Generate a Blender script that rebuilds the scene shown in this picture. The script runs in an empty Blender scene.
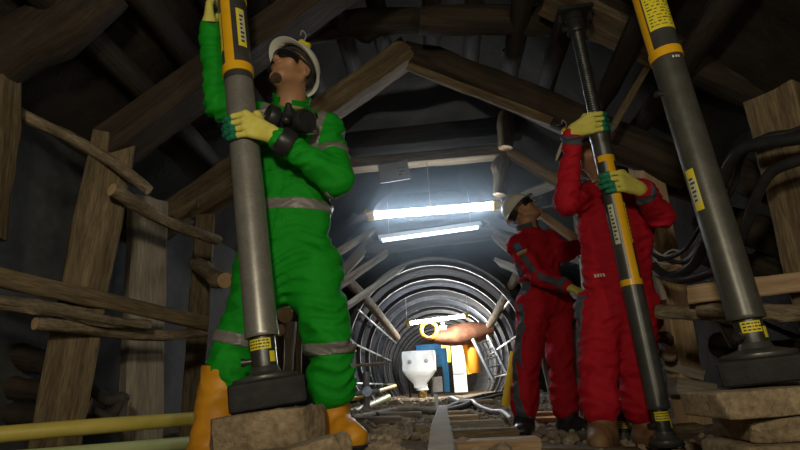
import bpy, bmesh, math, random
import numpy as np
from mathutils import Vector, Matrix, noise
C = bpy.context.scene.collection
V = Vector
rad = math.radians
RNG = random.Random(11)

# ------------------------------------------------------------------ camera
FPX, CZ = 533.0, 0.30
RC = Matrix.Rotation(rad(3.7), 3, 'Z') @ Matrix.Rotation(rad(107.0), 3, 'X') @ Matrix.Rotation(rad(-3.0), 3, 'Z')
CAMP = V((0, 0, CZ))
cd = bpy.data.cameras.new('camera'); cam = bpy.data.objects.new('camera', cd); C.objects.link(cam)
cd.sensor_width = 36; cd.lens = 36 * FPX / 800; cd.clip_start = .02
cam.matrix_world = Matrix.Translation(CAMP) @ RC.to_4x4()
bpy.context.scene.camera = cam

def P(px, py, Y):
    """point of the place seen at a pixel of the photograph, at distance Y along the tunnel"""
    d = RC @ V(((px - 400) / FPX, -(py - 225) / FPX, -1))
    return CAMP + d * (Y / d.y)

# ------------------------------------------------------------------ materials
def nd(nt, t, **kw):
    n = nt.nodes.new(t)
    for k, v in kw.items():
        if k in n.inputs: n.inputs[k].default_value = v
        else: setattr(n, k, v)
    return n

def mat(name, c1, c2=None, rough=.7, metal=0., scale=6., stretch=(1, 1, 1), bump=.25, bscale=None, vary=0., detail=6., spec=.4, c3=None, emit=None, es=0, fine=0.):
    m = bpy.data.materials.new(name); m.use_nodes = True
    nt = m.node_tree; b = nt.nodes['Principled BSDF']; L = nt.links.new
    b.inputs['Roughness'].default_value = rough; b.inputs['Metallic'].default_value = metal
    b.inputs['Specular IOR Level'].default_value = spec
    tc = nd(nt, 'ShaderNodeTexCoord'); mp = nd(nt, 'ShaderNodeMapping'); mp.inputs['Scale'].default_value = stretch
    L(tc.outputs['Object'], mp.inputs['Vector'])
    src = mp.outputs['Vector']
    oi = nd(nt, 'ShaderNodeObjectInfo')
    if vary:
        ad = nd(nt, 'ShaderNodeVectorMath', operation='ADD'); sc = nd(nt, 'ShaderNodeMath', operation='MULTIPLY'); sc.inputs[1].default_value = 40
        L(oi.outputs['Random'], sc.inputs[0]); L(mp.outputs['Vector'], ad.inputs[0]); L(sc.outputs[0], ad.inputs[1]); src = ad.outputs[0]
    n = nd(nt, 'ShaderNodeTexNoise', Scale=scale, Detail=detail, Roughness=.62); L(src, n.inputs['Vector'])
    r = nd(nt, 'ShaderNodeValToRGB'); e = r.color_ramp.elements
    e[0].position = .3; e[1].position = .7
    e[0].color = (*c1, 1); e[1].color = (*(c2 or c1), 1)
    if c3:
        k = e.new(.5); k.color = (*c3, 1)
    L(n.outputs['Fac'], r.inputs['Fac']); col = r.outputs['Color']
    if fine:
        n3 = nd(nt, 'ShaderNodeTexNoise', Scale=scale * 7, Detail=4); L(src, n3.inputs['Vector'])
        mr = nd(nt, 'ShaderNodeMapRange'); mr.inputs[1].default_value = .3; mr.inputs[2].default_value = .7; mr.inputs[3].default_value = 1 - fine; mr.inputs[4].default_value = 1 + fine * .5
        L(n3.outputs['Fac'], mr.inputs[0])
        vm = nd(nt, 'ShaderNodeVectorMath', operation='SCALE'); L(col, vm.inputs[0]); L(mr.outputs[0], vm.inputs['Scale']); col = vm.outputs[0]
    if vary:
        hs = nd(nt, 'ShaderNodeHueSaturation'); L(col, hs.inputs['Color'])
        mr = nd(nt, 'ShaderNodeMapRange'); mr.inputs[3].default_value = 1 - vary; mr.inputs[4].default_value = 1 + vary
        L(oi.outputs['Random'], mr.inputs[0]); L(mr.outputs[0], hs.inputs['Value']); col = hs.outputs['Color']
    L(col, b.inputs['Base Color'])
    if bump:
        n2 = nd(nt, 'ShaderNodeTexNoise', Scale=bscale or scale * 2.5, Detail=8., Roughness=.65); L(src, n2.inputs['Vector'])
        bp = nd(nt, 'ShaderNodeBump', Strength=bump, Distance=.02); L(n2.outputs['Fac'], bp.inputs['Height']); L(bp.outputs['Normal'], b.inputs['Normal'])
    if emit:
        b.inputs['Emission Color'].default_value = (*emit, 1); b.inputs['Emission Strength'].default_value = es
    return m

M = {}
M['wood'] = mat('sawn wood', (.07, .05, .027), (.235, .18, .105), .8, scale=5, stretch=(.35, 4, 4), bump=.5, vary=.22, c3=(.145, .105, .058), fine=.45)
M['palewood'] = mat('pale sawn wood', (.30, .19, .10), (.52, .37, .22), .75, scale=5, stretch=(.3, 4, 4), bump=.35, vary=.15, fine=.25)
M['greywood'] = mat('weathered grey wood', (.20, .17, .13), (.40, .35, .28), .85, scale=4, stretch=(.3, 3, 3), bump=.5, vary=.12, fine=.3)
M['shadewood'] = mat('shade darkened wood', (.014, .010, .007), (.058, .040, .025), .8, scale=5, stretch=(.35, 4, 4), bump=.5, vary=.25, fine=.3)  # darker copy of the wood, roof shade put into its colour
M['bark'] = mat('rough bark', (.10, .075, .048), (.38, .30, .20), .9, scale=9, stretch=(.6, 2.2, 2.2), bump=.9, vary=.2, fine=.4)
M['cutwood'] = mat('cut log end', (.38, .25, .13), (.55, .38, .2), .8, scale=14, bump=.2)
M['rock'] = mat('dark tunnel rock', (.011, .009, .007), (.036, .029, .022), .95, scale=2.2, bump=1., bscale=9)
M['cloth_wall'] = mat('grey lagging sheet', (.035, .036, .035), (.09, .09, .086), .8, scale=3, bump=.3, fine=.2)
M['dirt'] = mat('dirt floor', (.11, .08, .05), (.27, .20, .13), .95, scale=5, bump=1., bscale=25, fine=.3)
M['rubble'] = mat('broken rock', (.20, .15, .10), (.48, .38, .27), .95, scale=9, bump=.6, fine=.3)
M['stone'] = mat('tan stone block', (.20, .145, .085), (.43, .33, .21), .92, scale=7, bump=.8, bscale=30, c3=(.31, .235, .145), fine=.35, vary=.08)
M['steel'] = mat('grey painted steel', (.27, .262, .245), (.36, .352, .33), .36, .55, scale=12, bump=.03, fine=.12)
M['steel2'] = mat('olive grey steel with dim light', (.085, .084, .074), (.13, .128, .115), .38, .45, scale=12, bump=.03, fine=.12)  # darker copy of the steel, dim light on the right prop put into colour
M['ribsteel'] = mat('dull rib steel', (.05, .052, .055), (.13, .13, .135), .55, .3, scale=9, bump=.2)
M['darksteel'] = mat('dark grey steel sleeve', (.055, .055, .055), (.09, .09, .088), .35, .3, scale=12, bump=.03)
M['thread'] = mat('black threaded steel', (.05, .05, .05), (.12, .12, .12), .4, .7, scale=20, bump=.05)
M['black'] = mat('black rubber', (.018, .018, .019), (.035, .035, .036), .6, scale=14, bump=.25, bscale=30, spec=.15)
M['cable'] = mat('black cable jacket', (.015, .015, .017), (.03, .03, .033), .38, scale=20, bump=.05)
M['greycable'] = mat('grey cable jacket', (.25, .25, .25), (.38, .38, .38), .5, scale=20, bump=.05)
M['yellow'] = mat('yellow orange paint', (.80, .42, .01), (.86, .48, .02), .3, scale=20, bump=.02)
M['labely'] = mat('yellow sticker', (.78, .66, .03), (.85, .74, .06), .4, scale=10, bump=0)
M['labelw'] = mat('pale sticker', (.55, .56, .42), (.62, .63, .5), .4, scale=10, bump=0)
M['ink'] = mat('dark print', (.06, .055, .02), None, .5, bump=0)
M['whiteink'] = mat('white print', (.7, .72, .7), None, .5, bump=0)
M['green'] = mat('green coverall cloth', (.005, .26, .012), (.009, .33, .018), .72, scale=9, bump=.25, bscale=160, spec=.2)
M['red'] = mat('red coverall cloth', (.40, .007, .018), (.50, .011, .026), .75, scale=9, bump=.25, bscale=160, spec=.2)
M['greycloth'] = mat('dark grey cloth panel', (.06, .07, .095), (.085, .095, .12), .8, scale=9, bump=.2, bscale=160)
M['reflect'] = mat('grey reflective tape', (.17, .16, .155), (.23, .215, .205), .45, .1, scale=40, bump=.05)
M['skin'] = mat('brown skin', (.36, .185, .10), (.43, .23, .13), .5, scale=16, bump=.06, bscale=90)
M['hair'] = mat('black hair', (.012, .01, .009), (.025, .02, .018), .6, scale=60, bump=.4)
M['undershade'] = mat('dark stubble', (.045, .028, .018), (.09, .055, .035), .7, scale=60, bump=.3)  # colour stands in for the shadow under the chin
M['glove'] = mat('yellow knit glove', (.66, .60, .10), (.80, .74, .17), .8, scale=20, bump=.4, bscale=220)
M['coat'] = mat('green latex coating', (.01, .16, .085), (.02, .22, .12), .5, scale=20, bump=.15, bscale=90)
M['helmet'] = mat('white hard hat shell', (.74, .74, .68), (.80, .80, .74), .3, scale=8, bump=.02)
M['hatband'] = mat('dark hat suspension', (.03, .03, .03), (.07, .07, .065), .6, scale=30, bump=.1)
M['goggle'] = mat('dark goggle lens', (.012, .012, .014), None, .08, bump=0, spec=.7)
M['boot_y'] = mat('orange yellow rubber boot', (.60, .25, .012), (.72, .33, .02), .48, scale=9, bump=.12, bscale=30)
M['boot_b'] = mat('black leather boot', (.014, .014, .016), (.03, .03, .034), .35, scale=9, bump=.2)
M['boot_n'] = mat('brown rubber boot', (.14, .075, .035), (.24, .135, .065), .55, scale=9, bump=.2)
M['pipe_y'] = mat('dull yellow pipe', (.46, .38, .07), (.60, .50, .12), .5, scale=6, bump=.1)
M['pipe_g'] = mat('pale green pipe', (.36, .44, .19), (.50, .56, .28), .5, scale=6, bump=.1)
M['archsteel'] = mat('galvanised arch steel', (.24, .245, .25), (.40, .41, .42), .45, .5, scale=7, bump=.15)
M['lining'] = mat('blue grey lining sheet', (.007, .009, .013), (.022, .026, .034), .95, scale=5, bump=.3, spec=.1)
M['hopper'] = mat('white hopper paint', (.66, .70, .70), (.80, .83, .82), .45, scale=7, bump=.1)
M['brass'] = mat('dirty brass', (.30, .19, .06), (.45, .30, .10), .4, .8, scale=12, bump=.1)
M['blue'] = mat('blue machine paint', (.015, .17, .42), (.03, .24, .52), .45, scale=7, bump=.1)
M['orange'] = mat('orange hose', (.78, .26, .015), (.85, .33, .03), .5, scale=10, bump=.1)
M['rust'] = mat('rusty sheet', (.06, .022, .010), (.22, .08, .03), .8, scale=8, bump=.5, c3=(.12, .045, .02))
M['ypaint'] = mat('bright yellow paint', (.82, .50, .015), (.88, .58, .03), .5, scale=8, bump=.1)
M['railtan'] = mat('worn rusty rail', (.17, .135, .10), (.28, .235, .18), .8, 0., scale=8, bump=.15)
M['concrete'] = mat('brown concrete', (.06, .05, .042), (.13, .11, .09), .9, scale=4, bump=.4)
M['copper'] = mat('copper tube', (.55, .24, .10), (.70, .36, .17), .35, .8, scale=14, bump=.1)
M['paper'] = mat('grey notice board', (.30, .31, .32), (.36, .37, .38), .7, scale=8, bump=0)
M['wire'] = mat('thin wire', (.30, .30, .30), None, .5, bump=0)
M['sack'] = mat('dark hose rubber', (.035, .032, .028), (.08, .07, .06), .7, scale=10, bump=.2)
M['lamp'] = mat('lit fluorescent tube', (.9, .95, 1), None, .4, bump=0, emit=(.80, .90, 1.), es=45)
M['lamp2'] = mat('lit diffuser', (.9, .95, 1), None, .4, bump=0, emit=(.72, .87, 1.), es=3.)
M['lamp3'] = mat('lit far tube', (.9, .95, 1), None, .4, bump=0, emit=(.85, .93, 1.), es=170)
M['fixture'] = mat('white fixture housing', (.6, .62, .65), None, .4, bump=0)
M['badge1'] = mat('pale badge thread', (.62, .50, .30), None, .6, bump=0)
M['badge2'] = mat('orange badge thread', (.62, .22, .06), None, .6, bump=0)
M['badge3'] = mat('blue badge thread', (.08, .16, .32), None, .6, bump=0)

# ------------------------------------------------------------------ linking
org = {}
def link(name, geo, m, parent=None, smooth=True, sharp=.7, mx=None, raw=False):
    v, f = geo[0], geo[1]
    o = None
    me = bpy.data.meshes.new(name)
    v = np.asarray(v, dtype=float).reshape(-1, 3)
    if mx is None and not raw:
        if parent is not None: off = np.array(org[parent.name])
        else:
            lo, hi = v.min(0), v.max(0); off = np.array([(lo[0] + hi[0]) / 2, (lo[1] + hi[1]) / 2, lo[2]])
        v = v - off
    me.from_pydata(v.tolist(), [], [tuple(int(i) for i in q) for q in f]); me.update()
    for k in (m if isinstance(m, (list, tuple)) else [m]): me.materials.append(M[k] if isinstance(k, str) else k)
    if len(geo) > 2: me.polygons.foreach_set('material_index', list(geo[2]))
    if smooth:
        me.polygons.foreach_set('use_smooth', [True] * len(me.polygons))
        if sharp: me.set_sharp_from_angle(angle=sharp)
    o = bpy.data.objects.new(name, me); C.objects.link(o)
    if raw:
        o.parent = parent; org[o.name] = org[parent.name]
    elif mx is not None:
        if parent is not None:
            o.parent = parent; o.matrix_local = Matrix.Translation(-V(org[parent.name])) @ mx
            org[o.name] = org[parent.name]
        else:
            o.matrix_world = mx; org[o.name] = tuple(mx.to_translation())
    elif parent is not None:
        o.parent = parent; org[o.name] = org[parent.name]
    else:
        o.location = off; org[o.name] = tuple(off)
    return o

def tag(o, label, cat, group=None):
    o['label'] = label; o['category'] = cat; o['kind'] = 'thing'
    if group: o['group'] = group
    return o
def thing(name, label, cat, loc, group=None):
    o = bpy.data.objects.new(name, None); C.objects.link(o); o.location = loc; o.empty_display_size = .1
    org[o.name] = tuple(loc)
    return tag(o, label, cat, group)
def kind(o, k): o['kind'] = k; return o

# ------------------------------------------------------------------ shapes: each gives (verts, faces)
def join(*gs):
    v, f, n = [], [], 0
    for g in gs:
        v += [tuple(p) for p in g[0]]; f += [tuple(i + n for i in q) for q in g[1]]; n += len(g[0])
    return v, f
def xf(g, mx): return [tuple(mx @ V(p)) for p in g[0]], g[1]
def frame(p0, p1, up=V((0, 0, 1)), roll=0.):
    x = (p1 - p0).normalized(); y = up.cross(x)
    if y.length < .05: y = V((0, 1, 0)).cross(x)
    y.normalize(); z = x.cross(y)
    m = Matrix((x, y, z)).transposed() @ Matrix.Rotation(roll, 3, 'X')
    return Matrix.Translation(p0) @ m.to_4x4()
def sections(rings, closed=True, caps=True):
    n = len(rings[0]); v = [tuple(p) for r in rings for p in r]; f = []
    for i in range(len(rings) - 1):
        for j in range(n if closed else n - 1):
            k = (j + 1) % n
            f.append((i * n + j, i * n + k, (i + 1) * n + k, (i + 1) * n + j))
    if caps and closed:
        f.append(tuple(range(n - 1, -1, -1))); f.append(tuple((len(rings) - 1) * n + j for j in range(n)))
    return v, f
def g_timber(L, w, h, seed=0, rough=.006, ch=.008, seg=10):
    """hewn timber along local X"""
    a, b = w / 2, h / 2
    prof = []
    for sx, sy in ((1, 1), (-1, 1), (-1, -1), (1, -1)):
        pts = [(sx * a, sy * (b - ch)), (sx * (a - ch), sy * b)]
        if sx * sy < 0: pts.reverse()
        prof += pts
    full = []
    for i in range(len(prof)):
        p, q = prof[i], prof[(i + 1) % len(prof)]
        full.append(p)
        if abs(p[0] - q[0]) + abs(p[1] - q[1]) > ch * 4: full.append(((p[0] * 2 + q[0]) / 3, (p[1] * 2 + q[1]) / 3)); full.append(((p[0] + q[0] * 2) / 3, (p[1] + q[1] * 2) / 3))
    rings = []
    for i in range(seg + 1):
        x = L * i / seg; ring = []
        for (y, z) in full:
            nn = noise.noise(V((x * 3 + seed * 7.3, y * 9, z * 9))) + .5 * noise.noise(V((x * 11 + seed, y * 30, z * 30)))
            s = 1 + nn * rough / max(a, b) * 1.6
            ring.append((x + (noise.noise(V((y * 20, z * 20, seed))) * .012 if i in (0, seg) else 0), y * s, z * s))
        rings.append(ring)
    return sections(rings)
def g_log(L, r0, r1, seed=0, bend=.02, rough=.006, seg=18, n=16, knots=3):
    rg = random.Random(seed); kn = [(rg.uniform(.1, .9) * L, rg.uniform(0, 6.28)) for _ in range(knots)]
    ph = rg.uniform(0, 6.28); rings = []
    for i in range(seg + 1):
        t = i / seg; x = L * t; r = r0 + (r1 - r0) * t; ring = []
        oy = bend * math.sin(t * 3.1 + .1) * math.cos(ph) + bend * .3 * math.sin(t * 8 + ph); oz = bend * math.sin(t * 3.1) * math.sin(ph) + bend * .3 * math.cos(t * 7 + ph)
        for j in range(n):
            a = 6.2832 * j / n
            rr = r + rough * (noise.noise(V((x * 5 + seed * 3.1, math.cos(a) * 1.6, math.sin(a) * 1.6))) + .6 * noise.noise(V((x * 22 + seed, math.cos(a) * 4, math.sin(a) * 4))))
            for kx, ka in kn:
                rr += r * .3 * math.exp(-((x - kx) / (r * .7)) ** 2) * max(0, math.cos(a - ka)) ** 3
            e = 1
            if i in (0, seg): e = .9
            ring.append((x, oy + rr * e * math.cos(a), oz + rr * e * math.sin(a)))
        rings.append(ring)
    return sections(rings)
def timber(name, p0, p1, w, h, m='wood', roll=0., seed=None, rough=.006, parent=None, seg=10):
    seed = RNG.randint(0, 999) if seed is None else seed
    return link(name, g_timber((p1 - p0).length, w, h, seed, rough, min(.008, w * .15, h * .15), seg), m, parent, sharp=.6, mx=frame(p0, p1, roll=roll))
def log(name, p0, p1, r0, r1=None, m='bark', seed=None, bend=.02, rough=.006, parent=None):
    seed = RNG.randint(0, 999) if seed is None else seed
    g = g_log((p1 - p0).length, r0, r1 or r0 * .9, seed, bend, rough)
    o = link(name, (g[0], g[1], [0] * (len(g[1]) - 2) + [1, 1]), [m, 'cutwood'], parent, sharp=.8, mx=frame(p0, p1))
    return o
def crom(pts, n=8):
    pts = [V(p) for p in pts]; q = [pts[0] * 2 - pts[1]] + pts + [pts[-1] * 2 - pts[-2]]; out = []
    for i in range(1, len(q) - 2):
        a, b, c, d = q[i - 1:i + 3]
        for k in range(n):
            t = k / n
            out.append(.5 * ((2 * b) + (c - a) * t + (2 * a - 5 * b + 4 * c - d) * t * t + (3 * b - a - 3 * c + d) * t ** 3))
    return out + [pts[-1]]
def g_tube(pts, r, n=10, smooth=6, prof=None, up=V((0, 0, 1))):
    c = crom(pts, smooth) if smooth and len(pts) > 2 else [V(p) for p in pts]
    rings = []; pu = None
    for i, p in enumerate(c):
        t = (c[min(i + 1, len(c) - 1)] - c[max(i - 1, 0)]).normalized()
        u = up if pu is None else pu
        s = t.cross(u)
        if s.length < .05: s = t.cross(V((1, 0, 0)))
        s.normalize(); w = s.cross(t)
        if prof is None:
            pu = w; rr = r(i / (len(c) - 1)) if callable(r) else r
            rings.append([p + s * rr * math.cos(6.2832 * j / n) + w * rr * math.sin(6.2832 * j / n) for j in range(n)])
        else: rings.append([p + s * a + w * b for a, b in prof])
    return sections(rings)
def g_lathe(prof, n=32, caps=True):
    """profile of (radius, z) about Z"""
    return sections([[(r * math.cos(6.2832 * j / n), r * math.sin(6.2832 * j / n), z) for j in range(n)] for r, z in prof], caps=caps)
def g_box(sx, sy, sz, c=(0, 0, 0), bev=.004, segs=2):
    bm = bmesh.new(); bmesh.ops.create_cube(bm, size=1)
    for v in bm.verts: v.co = V((v.co.x * sx, v.co.y * sy, v.co.z * sz))
    if bev: bmesh.ops.bevel(bm, geom=bm.edges[:], offset=bev, segments=segs, affect='EDGES', profile=.6)
    bm.verts.index_update()
    g = [tuple(v.co + V(c)) for v in bm.verts], [tuple(v.index for v in f.verts) for f in bm.faces]
    bm.free(); return g
def g_torus(R, r, n=36, k=10): 
    rings = [[((R + r * math.cos(6.2832 * j / k)) * math.cos(6.2832 * i / n), (R + r * math.cos(6.2832 * j / k)) * math.sin(6.2832 * i / n), r * math.sin(6.2832 * j / k)) for j in range(k)] for i in range(n)]
    v = [p for q in rings for p in q]
    return v, [(i * k + j, ((i + 1) % n) * k + j, ((i + 1) % n) * k + (j + 1) % k, i * k + (j + 1) % k) for i in range(n) for j in range(k)]
def g_block(sx, sy, sz, seed=0, rough=.02, cuts=9, chips=0):
    rg = random.Random(seed * 7 + 1); pl = []
    for _ in range(chips):
        n = V((rg.choice((-1, 1)) * rg.uniform(.3, 1), -rg.uniform(.3, 1), rg.uniform(-.35, 1))).normalized()
        sup = abs(n.x) * sx / 2 + abs(n.y) * sy / 2 + abs(n.z) * sz / 2; pl.append((n, sup * rg.uniform(.80, .93)))
    bm = bmesh.new(); bmesh.ops.create_cube(bm, size=1); bmesh.ops.subdivide_edges(bm, edges=bm.edges[:], cuts=cuts, use_grid_fill=True)
    for v in bm.verts:
        c = v.co * 2
        q = V((c.x, c.y, c.z)); m = max(abs(c.x), abs(c.y), abs(c.z))
        l = (abs(c.x) ** 16 + abs(c.y) ** 16 + abs(c.z) ** 16) ** .0625
        q = c * (m / l)
        p = V((q.x * sx / 2, q.y * sy / 2, q.z * sz / 2))
        for n, d in pl:
            e = p.dot(n) - d
            if e > 0: p = p - n * e
        dn = p.normalized()
        d = noise.noise(p * 4 + V((seed * 9.1, 0, 0))) * rough + noise.noise(p * 11 + V((seed, 3, 0))) * rough * .5 + noise.noise(p * 30 + V((seed, 3, 7))) * rough * .22
        v.co = p + dn * d
    bm.verts.index_update()
    g = [tuple(v.co + V((0, 0, sz / 2))) for v in bm.verts], [tuple(v.index for v in f.verts) for f in bm.faces]
    bm.free(); return g
def rotz(a): return Matrix.Rotation(a, 4, 'Z')
def at(g, loc, rz=0, axis=None):
    """place a Z-up shape at loc, turned about Z, or with Z along axis"""
    mx = Matrix.Translation(V(loc))
    if axis is not None: mx = mx @ V((0, 0, 1)).rotation_difference(axis.normalized()).to_matrix().to_4x4()
    return xf(g, mx @ rotz(rz))
def rod(p0, p1, r, n=12): return g_tube([p0, p1], r, n, 0)
# ------------------------------------------------------------------ smooth bodies from distance fields
def A3(p): return np.array(p, dtype=float)
class Field:
    def __init__(s): s.p = []; s.post = []
    def cone(s, a, b, ra, rb=None, k=.03, w=None, q=1., op='u'):
        rb = ra if rb is None else rb
        s.p.append(('c', A3(a), A3(b), ra, rb, k, None if w is None else A3(w), q, op)); return s
    def ell(s, c, r, rot=None, k=.02, op='u'):
        s.p.append(('e', A3(c), A3(r), None if rot is None else np.array(rot), k, op)); return s
    def bounds(s, only=None):
        lo, hi = np.full(3, 1e9), np.full(3, -1e9)
        for p in s.p:
            if p[-1] == 's': continue
            if p[0] == 'c': l = np.minimum(p[1], p[2]) - max(p[3], p[4]); h = np.maximum(p[1], p[2]) + max(p[3], p[4])
            else: l = p[1] - p[2].max(); h = p[1] + p[2].max()
            lo = np.minimum(lo, l); hi = np.maximum(hi, h)
        return lo, hi
    def grid(s, lo, hi, res):
        ax = [np.arange(lo[i] - 3 * res, hi[i] + 3.01 * res, res) for i in range(3)]
        f = np.full([len(a) for a in ax], .5)
        for p in s.p:
            k = p[5] if p[0] == 'c' else p[4]; op = p[-1]; pad = k + 4 * res + .03
            if p[0] == 'c': l = np.minimum(p[1], p[2]) - max(p[3], p[4]) - pad; h = np.maximum(p[1], p[2]) + max(p[3], p[4]) + pad
            else: l = p[1] - p[2].max() - pad; h = p[1] + p[2].max() + pad
            sl = []
            for i in range(3):
                a, b = np.searchsorted(ax[i], l[i]), np.searchsorted(ax[i], h[i]); sl.append(slice(a, b))
            if any(q.stop - q.start < 1 for q in sl): continue
            X, Y, Z = np.meshgrid(ax[0][sl[0]], ax[1][sl[1]], ax[2][sl[2]], indexing='ij')
            if p[0] == 'c':
                a, b, ra, rb, _, w, qq, _ = p[1:]
                ab = b - a; L2 = max(ab @ ab, 1e-9)
                dx, dy, dz = X - a[0], Y - a[1], Z - a[2]
                t = np.clip((dx * ab[0] + dy * ab[1] + dz * ab[2]) / L2, 0, 1)
                dx -= t * ab[0]; dy -= t * ab[1]; dz -= t * ab[2]
                d2 = dx * dx + dy * dy + dz * dz
                if w is not None:
                    vw = dx * w[0] + dy * w[1] + dz * w[2]; d2 = d2 + vw * vw * (1 / qq ** 2 - 1)
                d = np.sqrt(d2) - (ra + (rb - ra) * t)
            else:
                c, r, rot = p[1], p[2], p[3]
                dx, dy, dz = X - c[0], Y - c[1], Z - c[2]
                if rot is not None: dx, dy, dz = (rot[0, i] * dx + rot[1, i] * dy + rot[2, i] * dz for i in range(3))
                q = np.sqrt((dx / r[0]) ** 2 + (dy / r[1]) ** 2 + (dz / r[2]) ** 2)
                d = (q - 1) * r.min()
            g = f[sl[0], sl[1], sl[2]]
            if op == 'u':
                h_ = np.maximum(k - np.abs(g - d), 0) / max(k, 1e-6); f[sl[0], sl[1], sl[2]] = np.minimum(g, d) - h_ * h_ * k * .25
            else:
                h_ = np.maximum(k - np.abs(g + d), 0) / max(k, 1e-6); f[sl[0], sl[1], sl[2]] = np.maximum(g, -d) + h_ * h_ * k * .25
        if s.post:
            X, Y, Z = np.meshgrid(*ax, indexing='ij')
            for fn in s.post: f = fn(f, X, Y, Z)
        return ax, f
    def mesh(s, res, lo=None, hi=None, region=None, off=0.):
        l, h = s.bounds()
        if lo is not None: l = np.maximum(l, A3(lo)); h = np.minimum(h, A3(hi))
        ax, f = s.grid(l - .02, h + .02, res)
        f = f - off
        if region is not None:
            X, Y, Z = np.meshgrid(*ax, indexing='ij'); f = np.maximum(f, region(X, Y, Z))
        return nets(ax, f)

def nets(ax, f):
    """surface nets of the zero level"""
    ins = f < 0
    n = np.array(f.shape) - 1
    cnt = np.zeros(n, int); pos = np.zeros(tuple(n) + (3,))
    for d in range(3):
        o = [e for e in range(3) if e != d]
        for a in (0, 1):
            for b in (0, 1):
                st = [0, 0, 0]; st[o[0]] = a; st[o[1]] = b; en = list(st); en[d] = 1
                A = f[st[0]:st[0] + n[0], st[1]:st[1] + n[1], st[2]:st[2] + n[2]]; B = f[en[0]:en[0] + n[0], en[1]:en[1] + n[1], en[2]:en[2] + n[2]]
                x = (A < 0) != (B < 0)
                t = np.where(x, A / np.where(x, A - B, 1), 0)
                cnt += x
                for e in range(3): pos[..., e] += np.where(x, t if e == d else st[e], 0)
    act = cnt > 0
    idx = np.full(n, -1); idx[act] = np.arange(act.sum())
    ii = np.argwhere(act)
    v = pos[act] / cnt[act][:, None] + ii
    h = np.array([a[1] - a[0] for a in ax]); v = v * h + np.array([a[0] for a in ax])
    F = []
    for d in range(3):
        o = [(d + 1) % 3, (d + 2) % 3]
        sa = [slice(None)] * 3; sb = [slice(None)] * 3
        sa[d] = slice(0, n[d]); sb[d] = slice(1, n[d] + 1)
        for e in o: sa[e] = sb[e] = slice(1, n[e])
        A, B = ins[tuple(sa)], ins[tuple(sb)]
        for flag, rev in ((A & ~B, False), (~A & B, True)):
            q = np.argwhere(flag)
            if len(q) == 0: continue
            for e in o: q[:, e] += 1
            c = []
            for (da, db) in ((-1, -1), (0, -1), (0, 0), (-1, 0)):
                r = q.copy(); r[:, o[0]] += da; r[:, o[1]] += db; c.append(idx[r[:, 0], r[:, 1], r[:, 2]])
            c = np.stack(c, 1)
            if rev: c = c[:, ::-1]
            F.append(c)
    F = np.concatenate(F) if F else np.zeros((0, 4), int)
    return v, F

def folds(amp, freq, seed, squash=(1., 1., 1.8)):
    rg = np.random.RandomState(seed); ks = rg.normal(size=(7, 3)); ks /= np.linalg.norm(ks, axis=1)[:, None]; ks *= np.array(squash); ph = rg.uniform(0, 6.28, 7); fr = freq * rg.uniform(.55, 1.5, 7)
    def fn(f, X, Y, Z):
        m = np.abs(f) < .06
        x, y, z = X[m], Y[m], Z[m]
        wx = x + .025 * np.sin(z * 19 + y * 7 + seed); wy = y + .025 * np.sin(x * 15 + z * 11); wz = z + .02 * np.sin(x * 21 + y * 17)
        s = 0
        for k, p, q in zip(ks, ph, fr): s = s + np.sin((wx * k[0] + wy * k[1] + wz * k[2]) * q + p)
        s = s / 7 ** .5
        f = f.copy(); f[m] += amp * (np.abs(s) * 1.2 - .7)
        return f
    return fn
def slab(a, n, half, extra=None):
    """region |(p-a).n| < half, and within a radius of a"""
    a, n = A3(a), A3(V(n).normalized())
    def fn(X, Y, Z):
        d = np.abs((X - a[0]) * n[0] + (Y - a[1]) * n[1] + (Z - a[2]) * n[2]) - half
        if extra: d = np.maximum(d, np.sqrt((X - a[0]) ** 2 + (Y - a[1]) ** 2 + (Z - a[2]) ** 2) - extra)
        return d
    return fn
def boxreg(c, ax_, half):
    c = A3(c); ax_ = [A3(V(a).normalized()) for a in ax_]
    def fn(X, Y, Z):
        d = None
        for a, h in zip(ax_, half):
            e = np.abs((X - c[0]) * a[0] + (Y - c[1]) * a[1] + (Z - c[2]) * a[2]) - h
            d = e if d is None else np.maximum(d, e)
        return d
    return fn
def lerp(a, b, t): return a + (b - a) * t

# ------------------------------------------------------------------ people
def grip(Cn, axis, R, s, phi0, hs=1.2, drop=0.):
    """a closed hand on a round post: returns (wrist, knuckles, chains of finger joints)"""
    a = axis.normalized(); ef = V((0, -1, 0)); ef = (ef - a * ef.dot(a)).normalized(); er = V((1, 0, 0)); er = (er - a * er.dot(a) - ef * er.dot(ef)).normalized()
    D = lambda ph: ef * math.cos(ph) - er * math.sin(ph)
    T = lambda ph: -ef * math.sin(ph) - er * math.cos(ph)
    lens = [tuple(q * (1 + (hs - 1) * .6) for q in l) for l in ((.044, .026, .021), (.048, .029, .022), (.045, .027, .021), (.036, .021, .018))]
    chains = []; kn = []
    for i in range(4):
        h = (1.5 - i) * .0252 * hs; rr = R + .0125 * hs
        ph = phi0 - s * (.10 if i in (0, 3) else 0) - s * (.06 if i == 3 else 0)
        pts = [Cn + D(ph) * (rr + .010) + a * h]
        kn.append(pts[0])
        for L in lens[i]:
            ph += s * L / rr; pts.append(Cn + D(ph) * rr + a * (h * .97))
        chains.append(pts)
    W = Cn + D(phi0) * (R + .036) - T(phi0) * s * .09 * hs - a * (.012 + drop)
    tb = lerp(W, kn[0], .38) + a * .012 - D(phi0) * .012
    th = [tb, Cn + D(phi0 - s * .75) * (R + .020) + a * .055, Cn + D(phi0 - s * 1.15) * (R + .014) + a * .062, Cn + D(phi0 - s * 1.55) * (R + .0125) + a * .064]
    return W, kn, chains, th, a * hs

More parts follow.
